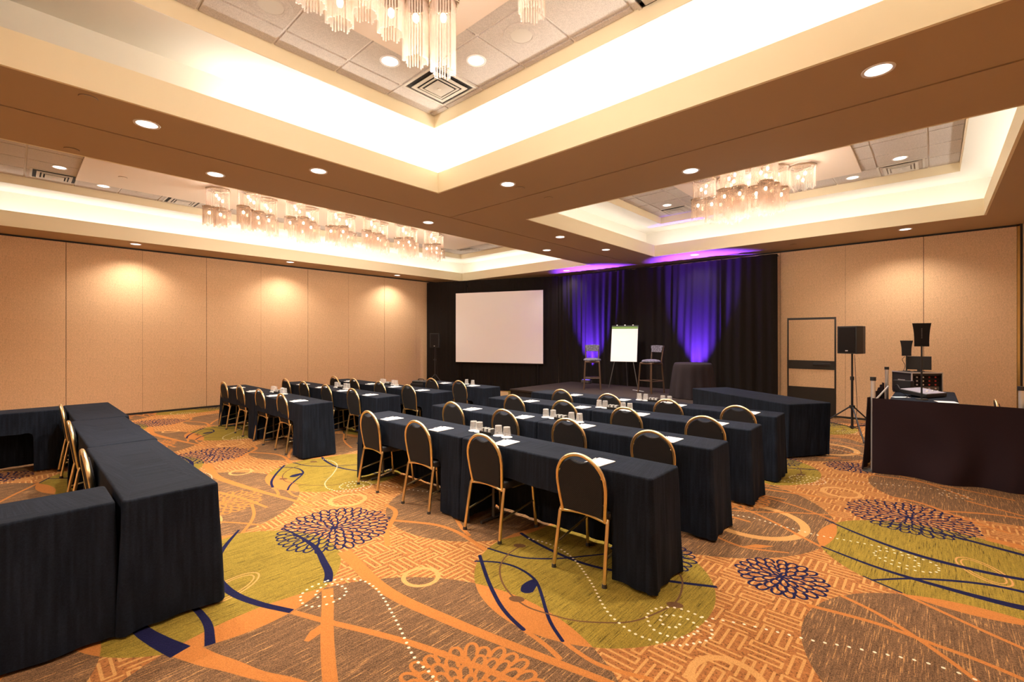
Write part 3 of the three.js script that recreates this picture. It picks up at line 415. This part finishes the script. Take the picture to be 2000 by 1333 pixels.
// ---------------------------------------------------------------- draped tables
function clothGeo(L, W, H, sd, open, flareB = 0.012, leftPillar = 0.12, rightPillar = 0.28, apron = 0.49) {
  const hx = L / 2, hz = W / 2, r = 0.03, cols = [];   // perimeter columns: point, normal, hem
  const hemN = (s) => 0.012 + 0.012 * vnoise(s * 3 + sd, sd, 999, 99);
  const side = (ax, az, bx, bz, nx, nz, front) => {
    const len = Math.hypot(bx - ax, bz - az), us = []; for (let s = 0; s <= len + 1e-6; s += len / Math.ceil(len / 0.035)) us.push(s);
    let list = us.map((s) => [s, null]);
    if (front && open) {
      const a = leftPillar - r, b = len - (rightPillar - r), rc = 0.06; list = list.filter(([s]) => s < a - 0.004 || s > b + 0.004).concat([[a - 0.002, null], [b + 0.002, null]]);
      for (let k = 0; k <= 6; k++) { const q = k / 6 * rc, y = apron - rc + Math.sqrt(Math.max(0, rc * rc - (rc - q) ** 2)); list.push([a + q, y], [b - q, y]); }
      for (let k = 1; k < 24; k++) { const s = a + rc + (b - a - 2 * rc) * k / 24; list.push([s, apron + 0.02 * (vnoise(s * 4 + sd, sd + 3, 999, 99) - 0.5)]); }
      list.sort((p, q) => p[0] - q[0]);
    }
    for (const [s, y] of list) cols.push({ x: ax + (bx - ax) * s / len, z: az + (bz - az) * s / len, nx, nz, hem: y });
  };
  const corner = (cx, cz, a0) => { for (let k = 1; k < 5; k++) { const a = a0 + k / 5 * Math.PI / 2; cols.push({ x: cx + r * Math.cos(a), z: cz + r * Math.sin(a), nx: Math.cos(a), nz: Math.sin(a), hem: null, c: 1 }); } };
  side(-hx + r, hz, hx - r, hz, 0, 1, true); cols.reverse(); // keep one turning sense: go clockwise from +z side
  const f = cols.splice(0);
  side(hx, hz - r, hx, -hz + r, 1, 0); const e1 = cols.splice(0); side(hx - r, -hz, -hx + r, -hz, 0, -1); const bk = cols.splice(0); side(-hx, -hz + r, -hx, hz - r, -1, 0); const e2 = cols.splice(0);
  const cr = (cx, cz, a0, rev) => { corner(cx, cz, a0); const q = cols.splice(0); return rev ? q.reverse() : q; };
  const all = [...f.reverse(), ...cr(hx - r, hz - r, 0, true), ...e1, ...cr(hx - r, -hz + r, -Math.PI / 2, true), ...bk, ...cr(-hx + r, -hz + r, Math.PI, true), ...e2, ...cr(-hx + r, hz - r, Math.PI / 2, true)];
  const n = all.length, rows = 13, pos = [], uv = [], idx = []; let s = 0;
  all.forEach((c, i) => { if (i) s += Math.hypot(c.x - all[i - 1].x, c.z - all[i - 1].z); c.s = s; });
  for (let j = 0; j <= rows; j++) for (const c of all) {
    const hem = c.hem ?? hemN(c.s);
    if (j < 3) { const a = j / 3 * Math.PI / 2, e = 0.014; pos.push(c.x - c.nx * e * (1 - Math.sin(a)), H - e * (1 - Math.cos(a)), c.z - c.nz * e * (1 - Math.sin(a))); }
    else { const y = H - 0.014 - (H - 0.014 - hem) * (j - 3) / (rows - 3), v = (H - y) / H, w = v * (flareB + (c.c ? 0.018 : 0) + 0.009 * Math.sin(c.s * 31 + sd * 5 + 2 * Math.sin(c.s * 7)) + 0.02 * (vnoise(c.s * 4 + sd * 7, v * 2 + sd, 999, 99) - 0.4)); pos.push(c.x + c.nx * w, y, c.z + c.nz * w); }
    uv.push(c.s, pos[pos.length - 2]);
  }
  for (let j = 0; j < rows; j++) for (let i = 0; i < n; i++) { const a = j * n + i, b = j * n + (i + 1) % n; idx.push(a, a + n, b, b, a + n, b + n); }
  const m0 = pos.length / 3; all.forEach((c, i) => { pos.push(pos[i * 3] * 0.5, H + 0.0015 * (hash(i, sd | 0) - 0.5), pos[i * 3 + 2] * 0.5); uv.push(pos[i * 3] * 0.5, pos[i * 3 + 2] * 0.5); });
  const c0 = pos.length / 3; pos.push(0, H, 0); uv.push(0, 0);
  for (let i = 0; i < n; i++) { const b = (i + 1) % n; idx.push(m0 + i, i, b, m0 + i, b, m0 + b, c0, m0 + i, m0 + b); }
  const g = new THREE.BufferGeometry(); g.setAttribute('position', new THREE.Float32BufferAttribute(pos, 3)); g.setAttribute('uv', new THREE.Float32BufferAttribute(uv, 2)); g.setIndex(idx); g.computeVertexNormals(); return g;
}
const clothVariants = {};
function drapedTable(label, x0, x1, zc, W, o = {}) {
  const L = o.len ?? (x1 - x0), key = [L.toFixed(2), W, o.open ?? true, o.seed ?? Math.floor(rnd() * 3)].join();
  const t = thing('draped_table', label, 'table', [o.len ? x0 : (x0 + x1) / 2, 0, zc], o.turn ?? 0, o.group);
  mesh('tablecloth', clothVariants[key] ??= clothGeo(L - 0.006, W, 0.745, 1 + Object.keys(clothVariants).length * 1.7, o.open ?? true, o.flare ?? 0.012), M.linen, t);
  mesh('tabletop', box(L - 0.05, 0.022, W - 0.04, 0, 0.727, 0), M.board, t);
  for (const s of [-1, 1]) mesh('leg', [bar([s * (L / 2 - 0.2), 0.02, 0], [s * (L / 2 - 0.2), 0.72, 0], 0.015), bar([s * (L / 2 - 0.2), 0.015, -W / 2 + 0.06], [s * (L / 2 - 0.2), 0.015, W / 2 - 0.06], 0.014)], M.steel, t);
}
const rowsR = [['nearest right-hand row', -2.96], ['second right-hand row', -4.03], ['third right-hand row', -5.09], ['farthest right-hand row', -6.1]];
const rowsL = [['nearest left-hand row', -2.87, -9.85, -8.05, -6.25], ['second left-hand row', -3.93, -9.77, -7.97, -6.17], ['third left-hand row', -4.87, -9.62, -7.82, -6.02]];
for (const [n, z] of rowsR) { drapedTable(`black-draped narrow table, left half of the ${n}`, -4.97, -3.14, z, 0.43, { group: 'draped classroom tables' }); drapedTable(`black-draped narrow table, right half of the ${n}`, -3.14, -1.31, z, 0.43, { group: 'draped classroom tables' }); }
for (const [n, z, a, b, c] of rowsL) { drapedTable(`black-draped narrow table, left half of the ${n}`, a, b, z, 0.43, { group: 'draped classroom tables' }); drapedTable(`black-draped narrow table, right half of the ${n}`, b, c, z, 0.43, { group: 'draped classroom tables' }); }
drapedTable('black-draped narrow table at the far left, below the projection screen', -7.76, -5.93, -5.95, 0.43, { group: 'draped classroom tables' });
drapedTable('wide black-draped table standing askew between back door and stage', -2.12, 0, -8.01, 0.73, { len: 2.12, turn: -33.7 * Math.PI / 180, open: false, flare: -0.03, seed: 9 });
drapedTable('black-draped corner table of the left group, its end nearest the camera', -5.11, -3.27, -0.645, 0.46, { group: 'tables of the left square', seed: 4 });
drapedTable('black-draped middle table of the left square', -6.86, -5.11, -0.66, 0.46, { group: 'tables of the left square', seed: 5 });
drapedTable('black-draped far table along the aisle of the left square', -8.56, -6.86, -0.70, 0.46, { group: 'tables of the left square', seed: 6 });
drapedTable('black-draped table cut by the bottom left corner of the picture', -3.515, 0, 0.478, 0.42, { len: 1.74, turn: Math.PI / 2, open: false, seed: 7 });
drapedTable('black-draped table at the left edge with an open arch in its cloth', -8.33, 0, 0.40, 0.44, { len: 1.74, turn: Math.PI / 2, seed: 8 });

// ---------------------------------------------------------------- banquet chairs (face -z; origin under the seat)
const chairParts = (() => {
  const yj = 0.405, zj = 0.16, zt = 0.222, zAt = (y) => zj + (zt - zj) * (y - yj) / (0.85 - yj), q = [];
  const side = [[0.175, yj], [0.178, 0.45], [0.190, 0.54], [0.197, 0.62]];
  for (const [x, y] of side) q.push([-x, y, zAt(y)]);
  for (let k = 1; k < 16; k++) { const a = Math.PI - k / 16 * Math.PI; q.push([0.197 * Math.cos(a), 0.643 + 0.195 * Math.sin(a), zAt(0.643 + 0.195 * Math.sin(a))]); }
  for (const [x, y] of side.reverse()) q.push([x, y, zAt(y)]);
  const frameG = tube(q, 0.0142, 60, 8);
  const s = new THREE.Shape(); s.moveTo(-0.150, 0.44); s.lineTo(-0.165, 0.52); s.lineTo(-0.174, 0.62); const rr = 0.174;
  for (let k = 1; k <= 9; k++) { const a = Math.PI - k / 9 * (Math.PI / 2 - 0.42); s.lineTo(rr * Math.cos(a), 0.638 + rr * Math.sin(a)); }
  const tx = rr * Math.sin(0.42), ty = 0.638 + rr * Math.cos(0.42); s.quadraticCurveTo(0, ty - 0.035, tx, ty);
  for (let k = 8; k >= 0; k--) { const a = k / 9 * (Math.PI / 2 - 0.42); s.lineTo(rr * Math.cos(a), 0.638 + rr * Math.sin(a)); }
  s.lineTo(0.165, 0.52); s.lineTo(0.150, 0.44); s.quadraticCurveTo(0, 0.425, -0.150, 0.44);
  const pad = new THREE.ExtrudeGeometry(s, { depth: 0.022, bevelEnabled: true, bevelSize: 0.008, bevelThickness: 0.008, bevelSegments: 3, curveSegments: 12 }); metricUV(pad, 0, 1, 9);
  pad.translate(0, -yj, -0.012).rotateX(Math.atan2(zt - zj, 0.85 - yj)).translate(0, yj, zj - 0.006);
  const st = new THREE.Shape(); const w0 = 0.2, w1 = 0.185; st.moveTo(-w0 + 0.05, -0.235); st.lineTo(w0 - 0.05, -0.235); st.quadraticCurveTo(w0, -0.235, w0, -0.18); st.lineTo(w1, 0.13); st.quadraticCurveTo(w1, 0.15, w1 - 0.03, 0.15); st.lineTo(-w1 + 0.03, 0.15); st.quadraticCurveTo(-w1, 0.15, -w1, 0.13); st.lineTo(-w0, -0.18); st.quadraticCurveTo(-w0, -0.235, -w0 + 0.05, -0.235);
  const seatG = new THREE.ExtrudeGeometry(st, { depth: 0.03, bevelEnabled: true, bevelSize: 0.012, bevelThickness: 0.014, bevelSegments: 4 }).rotateX(Math.PI / 2).translate(0, 0.452, 0);
  return { frameG, pad, seatG, yj, zj, zAt };
})();
const CH = chairParts;
const chairGeo = {
  rearLeg: (s) => tube([[s * 0.19, 0.418, CH.zj - 0.01], [s * 0.195, 0.40, CH.zj], [s * 0.2, 0.2, 0.195], [s * 0.207, 0.012, 0.225]], 0.0142, 14), frontLeg: (s) => tube([[s * 0.185, 0.41, 0.05], [s * 0.195, 0.41, -0.15], [s * 0.2, 0.395, -0.19], [s * 0.207, 0.2, -0.208], [s * 0.213, 0.012, -0.225]], 0.0132, 22), side: (s) => bar([s * 0.2, 0.17, 0.197], [s * 0.206, 0.24, -0.205], 0.008),
  cross: tube([[-0.195, 0.398, CH.zj + 0.002], [-0.1, 0.412, CH.zj - 0.002], [0, 0.418, CH.zj - 0.004], [0.1, 0.412, CH.zj - 0.002], [0.195, 0.398, CH.zj + 0.002]], 0.011, 20),
};
const cg = { rl: [-1, 1].map(chairGeo.rearLeg), fl: [-1, 1].map(chairGeo.frontLeg), sd: [-1, 1].map(chairGeo.side), foot: cyl(0.016, 0.018, 0.024, 10), clip: cyl(0.007, 0.007, 0.034, 8).rotateZ(Math.PI / 2) };
function makeChair() {
  const t = new THREE.Group(); t.name = 'banquet_chair';
  mesh('seat', CH.seatG, M.seat, t); mesh('backrest', CH.pad, M.vinyl, t); mesh('back_frame', CH.frameG, M.gold, t); mesh('crossbar', chairGeo.cross, M.gold, t);
  [-1, 1].forEach((s, k) => {
    const a = mesh('leg', cg.rl[k], M.gold, t), b = mesh('leg', cg.fl[k], M.gold, t); mesh('glide', cg.foot, M.foot, a, [s * 0.207, 0.012, 0.225]); mesh('glide', cg.foot, M.foot, b, [s * 0.213, 0.012, -0.225]);
    mesh('stretcher', cg.sd[k], M.gold, t);
    for (const y of [0.52, 0.7]) mesh('clip', cg.clip, M.gold, t, [s * (y > 0.6 ? 0.176 : 0.174), y, CH.zAt(y)]);
  });
  return t;
}
const chairProto = makeChair(); let chairUsed = false;
function chair(x, rearZ, label, group, turn = 0, dz = -0.225) {
  const o = chairUsed ? chairProto.clone() : chairProto; chairUsed = true; o.position.set(x, 0, rearZ + dz); o.rotation.y = turn; top(o, 'banquet_chair', label, 'chair', group); return o;
}
const nth = ['first', 'second', 'third', 'fourth'], cgp = 'gold-framed banquet chairs';
const chairsR = [[-4.55, -3.68, -2.757, -1.80], [-4.44, -3.55, -2.68, -1.79], [-4.36, -3.50, -2.62, -1.73], [-4.27, -3.44, -2.56, -1.70]];
rowsR.forEach(([n, z], r) => chairsR[r].forEach((x, k) => chair(x, z + 0.325 + (r ? -0.02 : 0), `gold-framed charcoal chair, ${nth[k]} from left in the ${n}`, cgp, (hash(r, k) - 0.5) * 0.05)));
const chairsL = [[-9.58, -8.69, -7.785, -6.91], [-9.42, -8.6, -7.70, -6.79], [-9.3, -8.48, -7.54, -6.64]];
rowsL.forEach(([n, z], r) => chairsL[r].forEach((x, k) => chair(x, z + 0.25 + (r ? 0.03 : 0), `gold-framed charcoal chair, ${nth[k]} from left in the ${n}`, cgp, (hash(r + 9, k) - 0.5) * 0.06)));
chair(-7.38, -5.66, 'gold-framed charcoal chair at the far left table, beside the black case', cgp); chair(-6.58, -5.69, 'gold-framed charcoal chair at the far left table, nearer the stage', cgp);
chair(-7.75, -0.40, 'gold-framed chair tucked in at the far table of the left square', cgp); chair(-6.12, -0.37, 'gold-framed chair tucked in at the middle table of the left square', cgp); chair(-4.47, -0.34, 'gold-framed chair tucked in at the near corner table of the left square', cgp);
{ const o = chair(0.9, -8.62, 'gold-framed chair behind the sound desk at the right edge', cgp, -Math.PI / 2, 0); o.position.set(0.82, 0, -8.65); }

// ---------------------------------------------------------------- things on the tables
const padGeo = rbox(0.142, 0.006, 0.21, 0.0015, 0, 0.003, 0, 1), penGeo = merge([cyl(0.0045, 0.0045, 0.13, 8).rotateX(Math.PI / 2), cyl(0.0046, 0.0012, 0.012, 8).rotateX(Math.PI / 2).translate(0, 0, -0.071), box(0.002, 0.003, 0.035, 0, 0.006, 0.04)]);
const T = 0.7462;
function pad(x, z, where, k) {
  const a = (hash(Math.round(x * 100), Math.round(z * 100)) - 0.5) * 0.16, p = mesh('notepad', padGeo, M.paper, null, [x, T, z]); p.rotation.y = a; top(p, 'notepad', `white notepad ${where}, ${k} from left`, 'notepad', 'white notepads at the seats');
  const q = mesh('pen', penGeo, M.pen, null, [x - 0.05, T + 0.0108, z + 0.01]); q.rotation.y = a + 0.25; top(q, 'pen', `slim pale pen on the notepad ${where}, ${k} from left`, 'pen', 'pens on the notepads');
}
const padsR = [[-4.42, -3.56, -2.685, -1.77], [-4.27, -3.41, -2.6, -1.70], [-4.2, -3.34, -2.52, -1.65], [-4.14, -3.3, -2.49, -1.6]];
rowsR.forEach(([n, z], r) => padsR[r].forEach((x, k) => pad(x, z + 0.105, 'on the ' + n, nth[k])));
const padsL = [[-9.25, -8.43, -7.53, -6.65], [-9.0, -8.19, -7.38, -6.54], [-8.94, -8.09, -7.29, -6.45]];
rowsL.forEach(([n, z], r) => padsL[r].forEach((x, k) => pad(x, z + 0.1, 'on the ' + n, nth[k])));
pad(-7.16, -5.85, 'on the far left table', 'first'); pad(-6.36, -5.87, 'on the far left table', 'second');
const tumbler = new THREE.LatheGeometry([[0.037, 0.0], [0.0385, 0.002], [0.036, 0.03], [0.031, 0.086], [0.029, 0.09], [0, 0.088]].map((p) => new THREE.Vector2(...p)), 14), coaster = cyl(0.05, 0.05, 0.002, 24, 0, 0.001, 0);
function glass(x, z, n) {
  const t = thing('tumbler', `upturned glass tumbler ${n}`, 'glass', [x, T + 0.0022, z], rnd() * 3, 'upturned glass tumblers'); mesh('bowl', tumbler, M.glass, t); mesh('base_rim', new THREE.TorusGeometry(0.0285, 0.003, 6, 20).rotateX(Math.PI / 2).translate(0, 0.089, 0), M.glass, t);
  const d = mesh('paper_coaster', coaster, M.paper, null, [x, T, z]); top(d, 'paper_coaster', `white paper coaster under the tumbler ${n}`, 'coaster', 'paper coasters');
}
function caddy(x, z, n) {
  const t = thing('sweetener_caddy', `small black sweetener caddy between the tumblers ${n}`, 'caddy', [x, T, z], 0, 'sweetener caddies');
  mesh('tray', box(0.15, 0.006, 0.1, 0, 0.003, 0), M.black, t); mesh('rim', [box(0.15, 0.022, 0.004, 0, 0.014, 0.048), box(0.15, 0.022, 0.004, 0, 0.014, -0.048), box(0.004, 0.022, 0.1, -0.073, 0.014, 0), box(0.004, 0.022, 0.1, 0.073, 0.014, 0)], M.black, t);
  for (let k = 0; k < 8; k++) mesh('packet', box(0.006, 0.045, 0.06, -0.06 + k * 0.017, 0.028, 0.002), k % 3 === 1 ? M.steel : M.pen, t);
}
const pos4 = ['leftmost', 'second', 'third', 'rightmost'];
[[-3.28, -3.2, -2.945, -2.84], [-3.235, -3.132, -2.885, -2.78], [-3.194, -3.105, -2.849, -2.756], [-3.145, -3.045, -2.787, -2.692]].forEach((xs, r) => { const z = rowsR[r][1] - 0.07; xs.forEach((x, k) => glass(x, z, `on the ${rowsR[r][0]}, ${pos4[k]}`)); caddy((xs[1] + xs[2]) / 2, z, `on the ${rowsR[r][0]}`); });
[[-8.16, -8.06, -7.77, -7.67], [-8.06, -7.96, -7.72, -7.62], [-8.06, -7.96, -7.66, -7.55]].forEach((xs, r) => { const z = rowsL[r][1] - 0.1; xs.forEach((x, k) => glass(x, z, `on the ${rowsL[r][0]}, ${pos4[k]}`)); caddy((xs[1] + xs[2]) / 2, z, `on the ${rowsL[r][0]}`); });
glass(-6.72, -6.02, 'on the far left table, left one'); glass(-6.5, -5.98, 'on the far left table, right one');

// ---------------------------------------------------------------- loudspeakers
function speakerOnStand(x, z, turn, label, where, yHub, yB, yT, w, dpt, rot, LR) {
  const st = thing('speaker_stand', `black tripod speaker stand ${where}`, 'speaker stand', [x, 0, z], rot, 'tripod speaker stands');
  mesh('pole', bar([0, 0.12, 0], [0, yHub + 0.5, 0], 0.018, 12), M.black, st); mesh('inner_pole', bar([0, yHub + 0.4, 0], [0, yB, 0], 0.014, 12), M.black, st); mesh('collar', cyl(0.028, 0.028, 0.06, 14, 0, yHub + 0.48, 0), M.black, st); mesh('knob', cyl(0.014, 0.014, 0.05, 10).rotateZ(Math.PI / 2).translate(-0.04, yHub + 0.48, 0), M.black, st); mesh('hub', cyl(0.04, 0.04, 0.05, 14, 0, yHub, 0), M.black, st); mesh('lower_hub', cyl(0.032, 0.032, 0.04, 12, 0, 0.15, 0), M.black, st);
  for (let k = 0; k < 3; k++) { const a = k * 2.0944, c = Math.cos(a), s = Math.sin(a), l = mesh('leg', bar([0.03 * c, yHub, 0.03 * s], [LR * c, 0.015, LR * s], 0.0115), M.black, st); mesh('rubber_foot', cyl(0.016, 0.018, 0.03, 10, LR * c, 0.015, LR * s), M.foot, l); mesh('brace', bar([0.03 * c, 0.15, 0.03 * s], [0.62 * LR * c, 0.19, 0.62 * LR * s], 0.007), M.black, st); }
  mesh('cable', tube([[0.02, yB - 0.02, -0.03], [0.03, yHub + 0.3, -0.05], [0.035, yHub, -0.06], [0.02, 0.3, -0.05], [0.05, 0.03, -0.1], [0.35, 0.008, -0.16]], 0.004, 40, 6), M.black, st);
  const sp = thing('loudspeaker', label, 'speaker', [x, yB, z], turn, 'stand-mounted loudspeakers'), h = yT - yB;
  const s = new THREE.Shape(); s.moveTo(-w / 2, dpt * 0.45); s.lineTo(w / 2, dpt * 0.45); s.lineTo(w / 2, -dpt * 0.1); s.lineTo(w * 0.36, -dpt * 0.55); s.lineTo(-w * 0.36, -dpt * 0.55); s.lineTo(-w / 2, -dpt * 0.1); s.closePath();
  mesh('cabinet', new THREE.ExtrudeGeometry(s, { depth: h - 0.012, bevelEnabled: true, bevelSize: 0.006, bevelThickness: 0.006, bevelSegments: 2 }).rotateX(-Math.PI / 2).translate(0, 0.006, 0), M.black, sp);
  mesh('grille', rbox(w - 0.03, h - 0.04, 0.012, 0.005, 0, h / 2, -dpt * 0.0), M.matteBlack, sp).position.z = -dpt * 0.45 - 0.008; mesh('badge', box(0.04, 0.016, 0.003, 0, 0.05, -dpt * 0.45 - 0.0155), M.alu, sp);
}
speakerOnStand(-1.0, -9.55, Math.PI + 0.0 - 0.42, 'black loudspeaker on a stand beside the back door', 'beside the back door', 0.49, 1.385, 1.845, 0.29, 0.30, -1.213, 0.6);
speakerOnStand(-11.5, -8.98, Math.PI + 0.75, 'small black loudspeaker on a stand left of the projection screen', 'left of the projection screen', 0.49, 1.355, 1.80, 0.27, 0.26, 0.3, 0.5);

// ---------------------------------------------------------------- sound desk behind a low drape
{
  const t = thing('low_drape', 'low black drape on white poles around the sound desk', 'drape', [0, 0, 0]);
  const A = [-0.54, -7.24], B = [1.66, -7.32], C = [-0.56, -9.9];
  pleated([-0.55, -7.16], [B[0], -7.24], 0.004, 0.905, 0.055, 0.62, 4.2, M.drape, 'drape_panel', t, 0.004, 0.03); pleated([-0.61, -9.9], [-0.575, -7.165], 0.004, 0.905, 0.03, 0.3, 8.1, M.drape, 'drape_panel', t, 0.004, 0.05);
  for (const [x, z, h] of [[-0.545, -7.21, 1.14], [-0.57, -9.93, 1.14], [0.705, -7.36, 1.10]]) { const p = mesh('pole', cyl(0.024, 0.024, h, 16, x, h / 2, z), M.alu, t); mesh('pole_cap', cyl(0.031, 0.031, 0.045, 16, x, h - 0.0, z), M.black, p); mesh('base_plate', box(0.2, 0.006, 0.2, x, 0.003, z), M.steel, t); }
  mesh('top_rail', [bar([A[0], 0.84, A[1] - 0.04], [B[0], 0.84, B[1] - 0.04], 0.012), bar([-0.55, 0.84, C[1]], [-0.55, 0.84, A[1]], 0.012)], M.alu, t);
}
drapedTable('black-draped sound desk table behind the low drape', -0.10, 0, -9.68, 0.74, { len: 1.86, turn: Math.PI / 2, open: false, seed: 11 });
{
  const D = 0.746;
  const r = thing('equipment_rack', 'black equipment rack case with red-fronted gear on the sound desk', 'rack case', [-0.2, D, -10.33], 0.72);
  mesh('case', [span(-0.25, 0.25, 0, 0.03, -0.2, 0.2), span(-0.25, 0.25, 0.29, 0.33, -0.2, 0.2), span(-0.25, -0.225, 0, 0.33, -0.2, 0.2), span(0.225, 0.25, 0, 0.33, -0.2, 0.2), span(-0.25, 0.25, 0, 0.33, -0.2, -0.17)], M.black, r);
  mesh('edge_trim', [span(-0.255, 0.255, 0.318, 0.335, 0.19, 0.205), span(-0.255, -0.24, 0, 0.33, 0.19, 0.205), span(0.24, 0.255, 0, 0.33, 0.19, 0.205), span(-0.255, -0.245, 0.318, 0.335, -0.2, 0.2)], M.alu, r);
  mesh('inner_panel', span(-0.225, 0.225, 0.03, 0.29, -0.1, 0.16), M.steel, r);
  for (let k = 0; k < 4; k++) { const u = mesh('rack_unit', span(-0.215, 0.215, 0.04 + k * 0.062, 0.096 + k * 0.062, 0.15, 0.175), k ? M.matteBlack : M.gasketGrey, r); for (let q = 0; q < 4; q++) mesh('knob', cyl(0.012, 0.012, 0.012, 10).rotateX(Math.PI / 2).translate(-0.15 + q * 0.1, 0.068 + k * 0.062, 0.181), k && k < 4 && q > 1 ? M.red : M.alu, u); }
  const h = mesh('side_handle', box(0.006, 0.09, 0.14, -0.254, 0.16, 0), M.alu, r); mesh('grip', bar([-0.262, 0.16, -0.05], [-0.262, 0.16, 0.05], 0.007), M.black, h);
  const l = thing('amplifier', 'stacked black amplifiers with silver handles left of the rack case', 'amplifier', [-0.36, D, -9.98], 1.1); mesh('chassis', rbox(0.1, 0.2, 0.26, 0.006, 0, 0.1, 0), M.black, l); for (const y of [0.05, 0.1, 0.15]) mesh('handle', bar([0.056, y, -0.08], [0.056, y, 0.08], 0.006), M.alu, l);
  const m = thing('mixing_console', 'slanted grey mixing console on the sound desk', 'mixer', [-0.12, D, -9.5], 1.1); const sl = (g) => g.rotateX(0.14); mesh('chassis', sl(rbox(0.5, 0.06, 0.36, 0.01, 0, 0.058, 0)), M.black, m); const fp = mesh('face_plate', sl(box(0.48, 0.004, 0.34, 0, 0.09, 0)), M.mixer, m); for (let i = 0; i < 10; i++) mesh('fader', sl(box(0.012, 0.012, 0.02, -0.21 + i * 0.046, 0.097, 0.08 - 0.02 * (i % 3))), M.white, fp);
  const mo = thing('monitor', 'small black monitor screen standing on the rack case', 'monitor', [-0.17, D + 0.336, -10.33], 0.12); mesh('panel', rbox(0.31, 0.225, 0.02, 0.005, 0, 0.145, 0), M.black, mo); mesh('stand', [box(0.05, 0.05, 0.03, 0, 0.028, -0.01), box(0.14, 0.008, 0.1, 0, 0.004, -0.01)], M.black, mo);
  const fin = (w0, w1, h) => { const s = new THREE.Shape(); s.moveTo(-w0 / 2, 0); s.quadraticCurveTo(-w0 / 2 + 0.004, h * 0.6, -w1 / 2, h); s.lineTo(w1 / 2, h); s.quadraticCurveTo(w0 / 2 - 0.004, h * 0.6, w0 / 2, 0); s.closePath(); return new THREE.ExtrudeGeometry(s, { depth: 0.012, bevelEnabled: true, bevelSize: 0.003, bevelThickness: 0.003, bevelSegments: 1 }).translate(0, 0, -0.006); };
  const letters = (g, w) => { for (let k = 0; k < 9; k++) g.push(box(w, w * 0.7, 0.001, 0, 0.07 + k * 0.017, 0)); return g; };
  const a1 = thing('paddle_antenna', 'tall black paddle antenna on a desk stand, nearer one', 'antenna', [-0.12, D, -8.98], 0.15); mesh('base', cyl(0.07, 0.075, 0.016, 24, 0, 0.008, 0), M.black, a1); mesh('stem', bar([0, 0.01, 0], [0, 0.79, 0], 0.011), M.black, a1); mesh('paddle', fin(0.16, 0.205, 0.335).translate(0, 0.78, 0), M.matteBlack, a1); mesh('lettering', letters([], 0.012).map((g) => g.translate(0, 0.83, 0.0102)), M.gasketGrey, a1);
  const a2 = thing('paddle_antenna', 'smaller black paddle antenna behind, on the rack case', 'antenna', [-0.33, D + 0.336, -10.28], 0.15); mesh('base', cyl(0.05, 0.055, 0.012, 24, 0, 0.006, 0), M.black, a2); mesh('stem', bar([0, 0.01, 0], [0, 0.27, 0], 0.01), M.black, a2); mesh('paddle', fin(0.12, 0.165, 0.255).translate(0, 0.265, 0), M.matteBlack, a2); mesh('cable', tube([[-0.02, 0.25, 0], [-0.06, 0.2, 0.02], [-0.02, 0.1, 0.02], [-0.05, 0.008, 0.05], [-0.12, 0.005, 0.08]], 0.004, 24, 6), M.black, a2);
  const pp = mesh('paper_sheet', box(0.22, 0.003, 0.2), M.paper, null, [0.14, D + 0.002, -8.87]); pp.rotation.y = 0.25; top(pp, 'paper_sheet', 'loose white sheets at the near right corner of the sound desk', 'paper');
  const p3 = mesh('paper_sheet', box(0.1, 0.003, 0.22), M.paper, null, [-0.36, D + 0.002, -9.12]); p3.rotation.y = -0.9; top(p3, 'paper_sheet', 'narrow white paper strip at the near left of the sound desk', 'paper');
  const cb = mesh('cable', tube([[-0.44, 0.752, -9.9], [-0.47, 0.85, -9.7], [-0.42, 0.9, -9.6], [-0.36, 0.8, -9.45], [-0.28, 0.752, -9.25], [-0.3, 0.752, -9.05]], 0.005, 40, 6), M.black, null); top(cb, 'cable', 'black cable looping over the left side of the sound desk', 'cable');
}

// ---------------------------------------------------------------- odds and ends
{ const t = thing('equipment_case', 'soft black equipment case standing left of the far table', 'case', [-8.06, 0, -5.92], 0.3); mesh('body', rbox(0.42, 0.68, 0.26, 0.05, 0, 0.36, 0, 4), M.matteBlack, t); mesh('flap', rbox(0.36, 0.05, 0.2, 0.02, 0.01, 0.715, 0.0), M.black, t); mesh('handle', tube([[-0.08, 0.73, 0], [-0.06, 0.77, 0], [0.06, 0.77, 0], [0.08, 0.73, 0]], 0.01, 16, 6), M.black, t); for (const s of [-1, 1]) mesh('wheel', cyl(0.03, 0.03, 0.03, 12, s * 0.16, 0.03, -0.1).rotateZ(0), M.foot, t); }
{ const t = thing('cardboard_carton', 'open tan cardboard carton beside the stage', 'box', [-8.05, 0, -8.4], 0.5); mesh('body', [span(-0.14, 0.14, 0, 0.01, -0.1, 0.1), span(-0.14, 0.14, 0, 0.2, -0.1, -0.094), span(-0.14, 0.14, 0, 0.2, 0.094, 0.1), span(-0.14, -0.134, 0, 0.2, -0.1, 0.1), span(0.134, 0.14, 0, 0.2, -0.1, 0.1)], M.carton, t); mesh('flap', box(0.28, 0.09, 0.005, 0, 0.235, -0.115).rotateX(0), M.carton, t); mesh('flap', box(0.005, 0.08, 0.19, -0.15, 0.235, 0), M.carton, t); }
{ const t = mesh('tape_strip', box(0.36, 0.004, 0.03), M.pen, null, [-5.15, SY + 0.002, -10.05]); t.rotation.y = -0.35; top(t, 'tape_strip', 'pale strip of tape on the stage floor beside the easel', 'tape'); }

renderer.render(scene, camera);
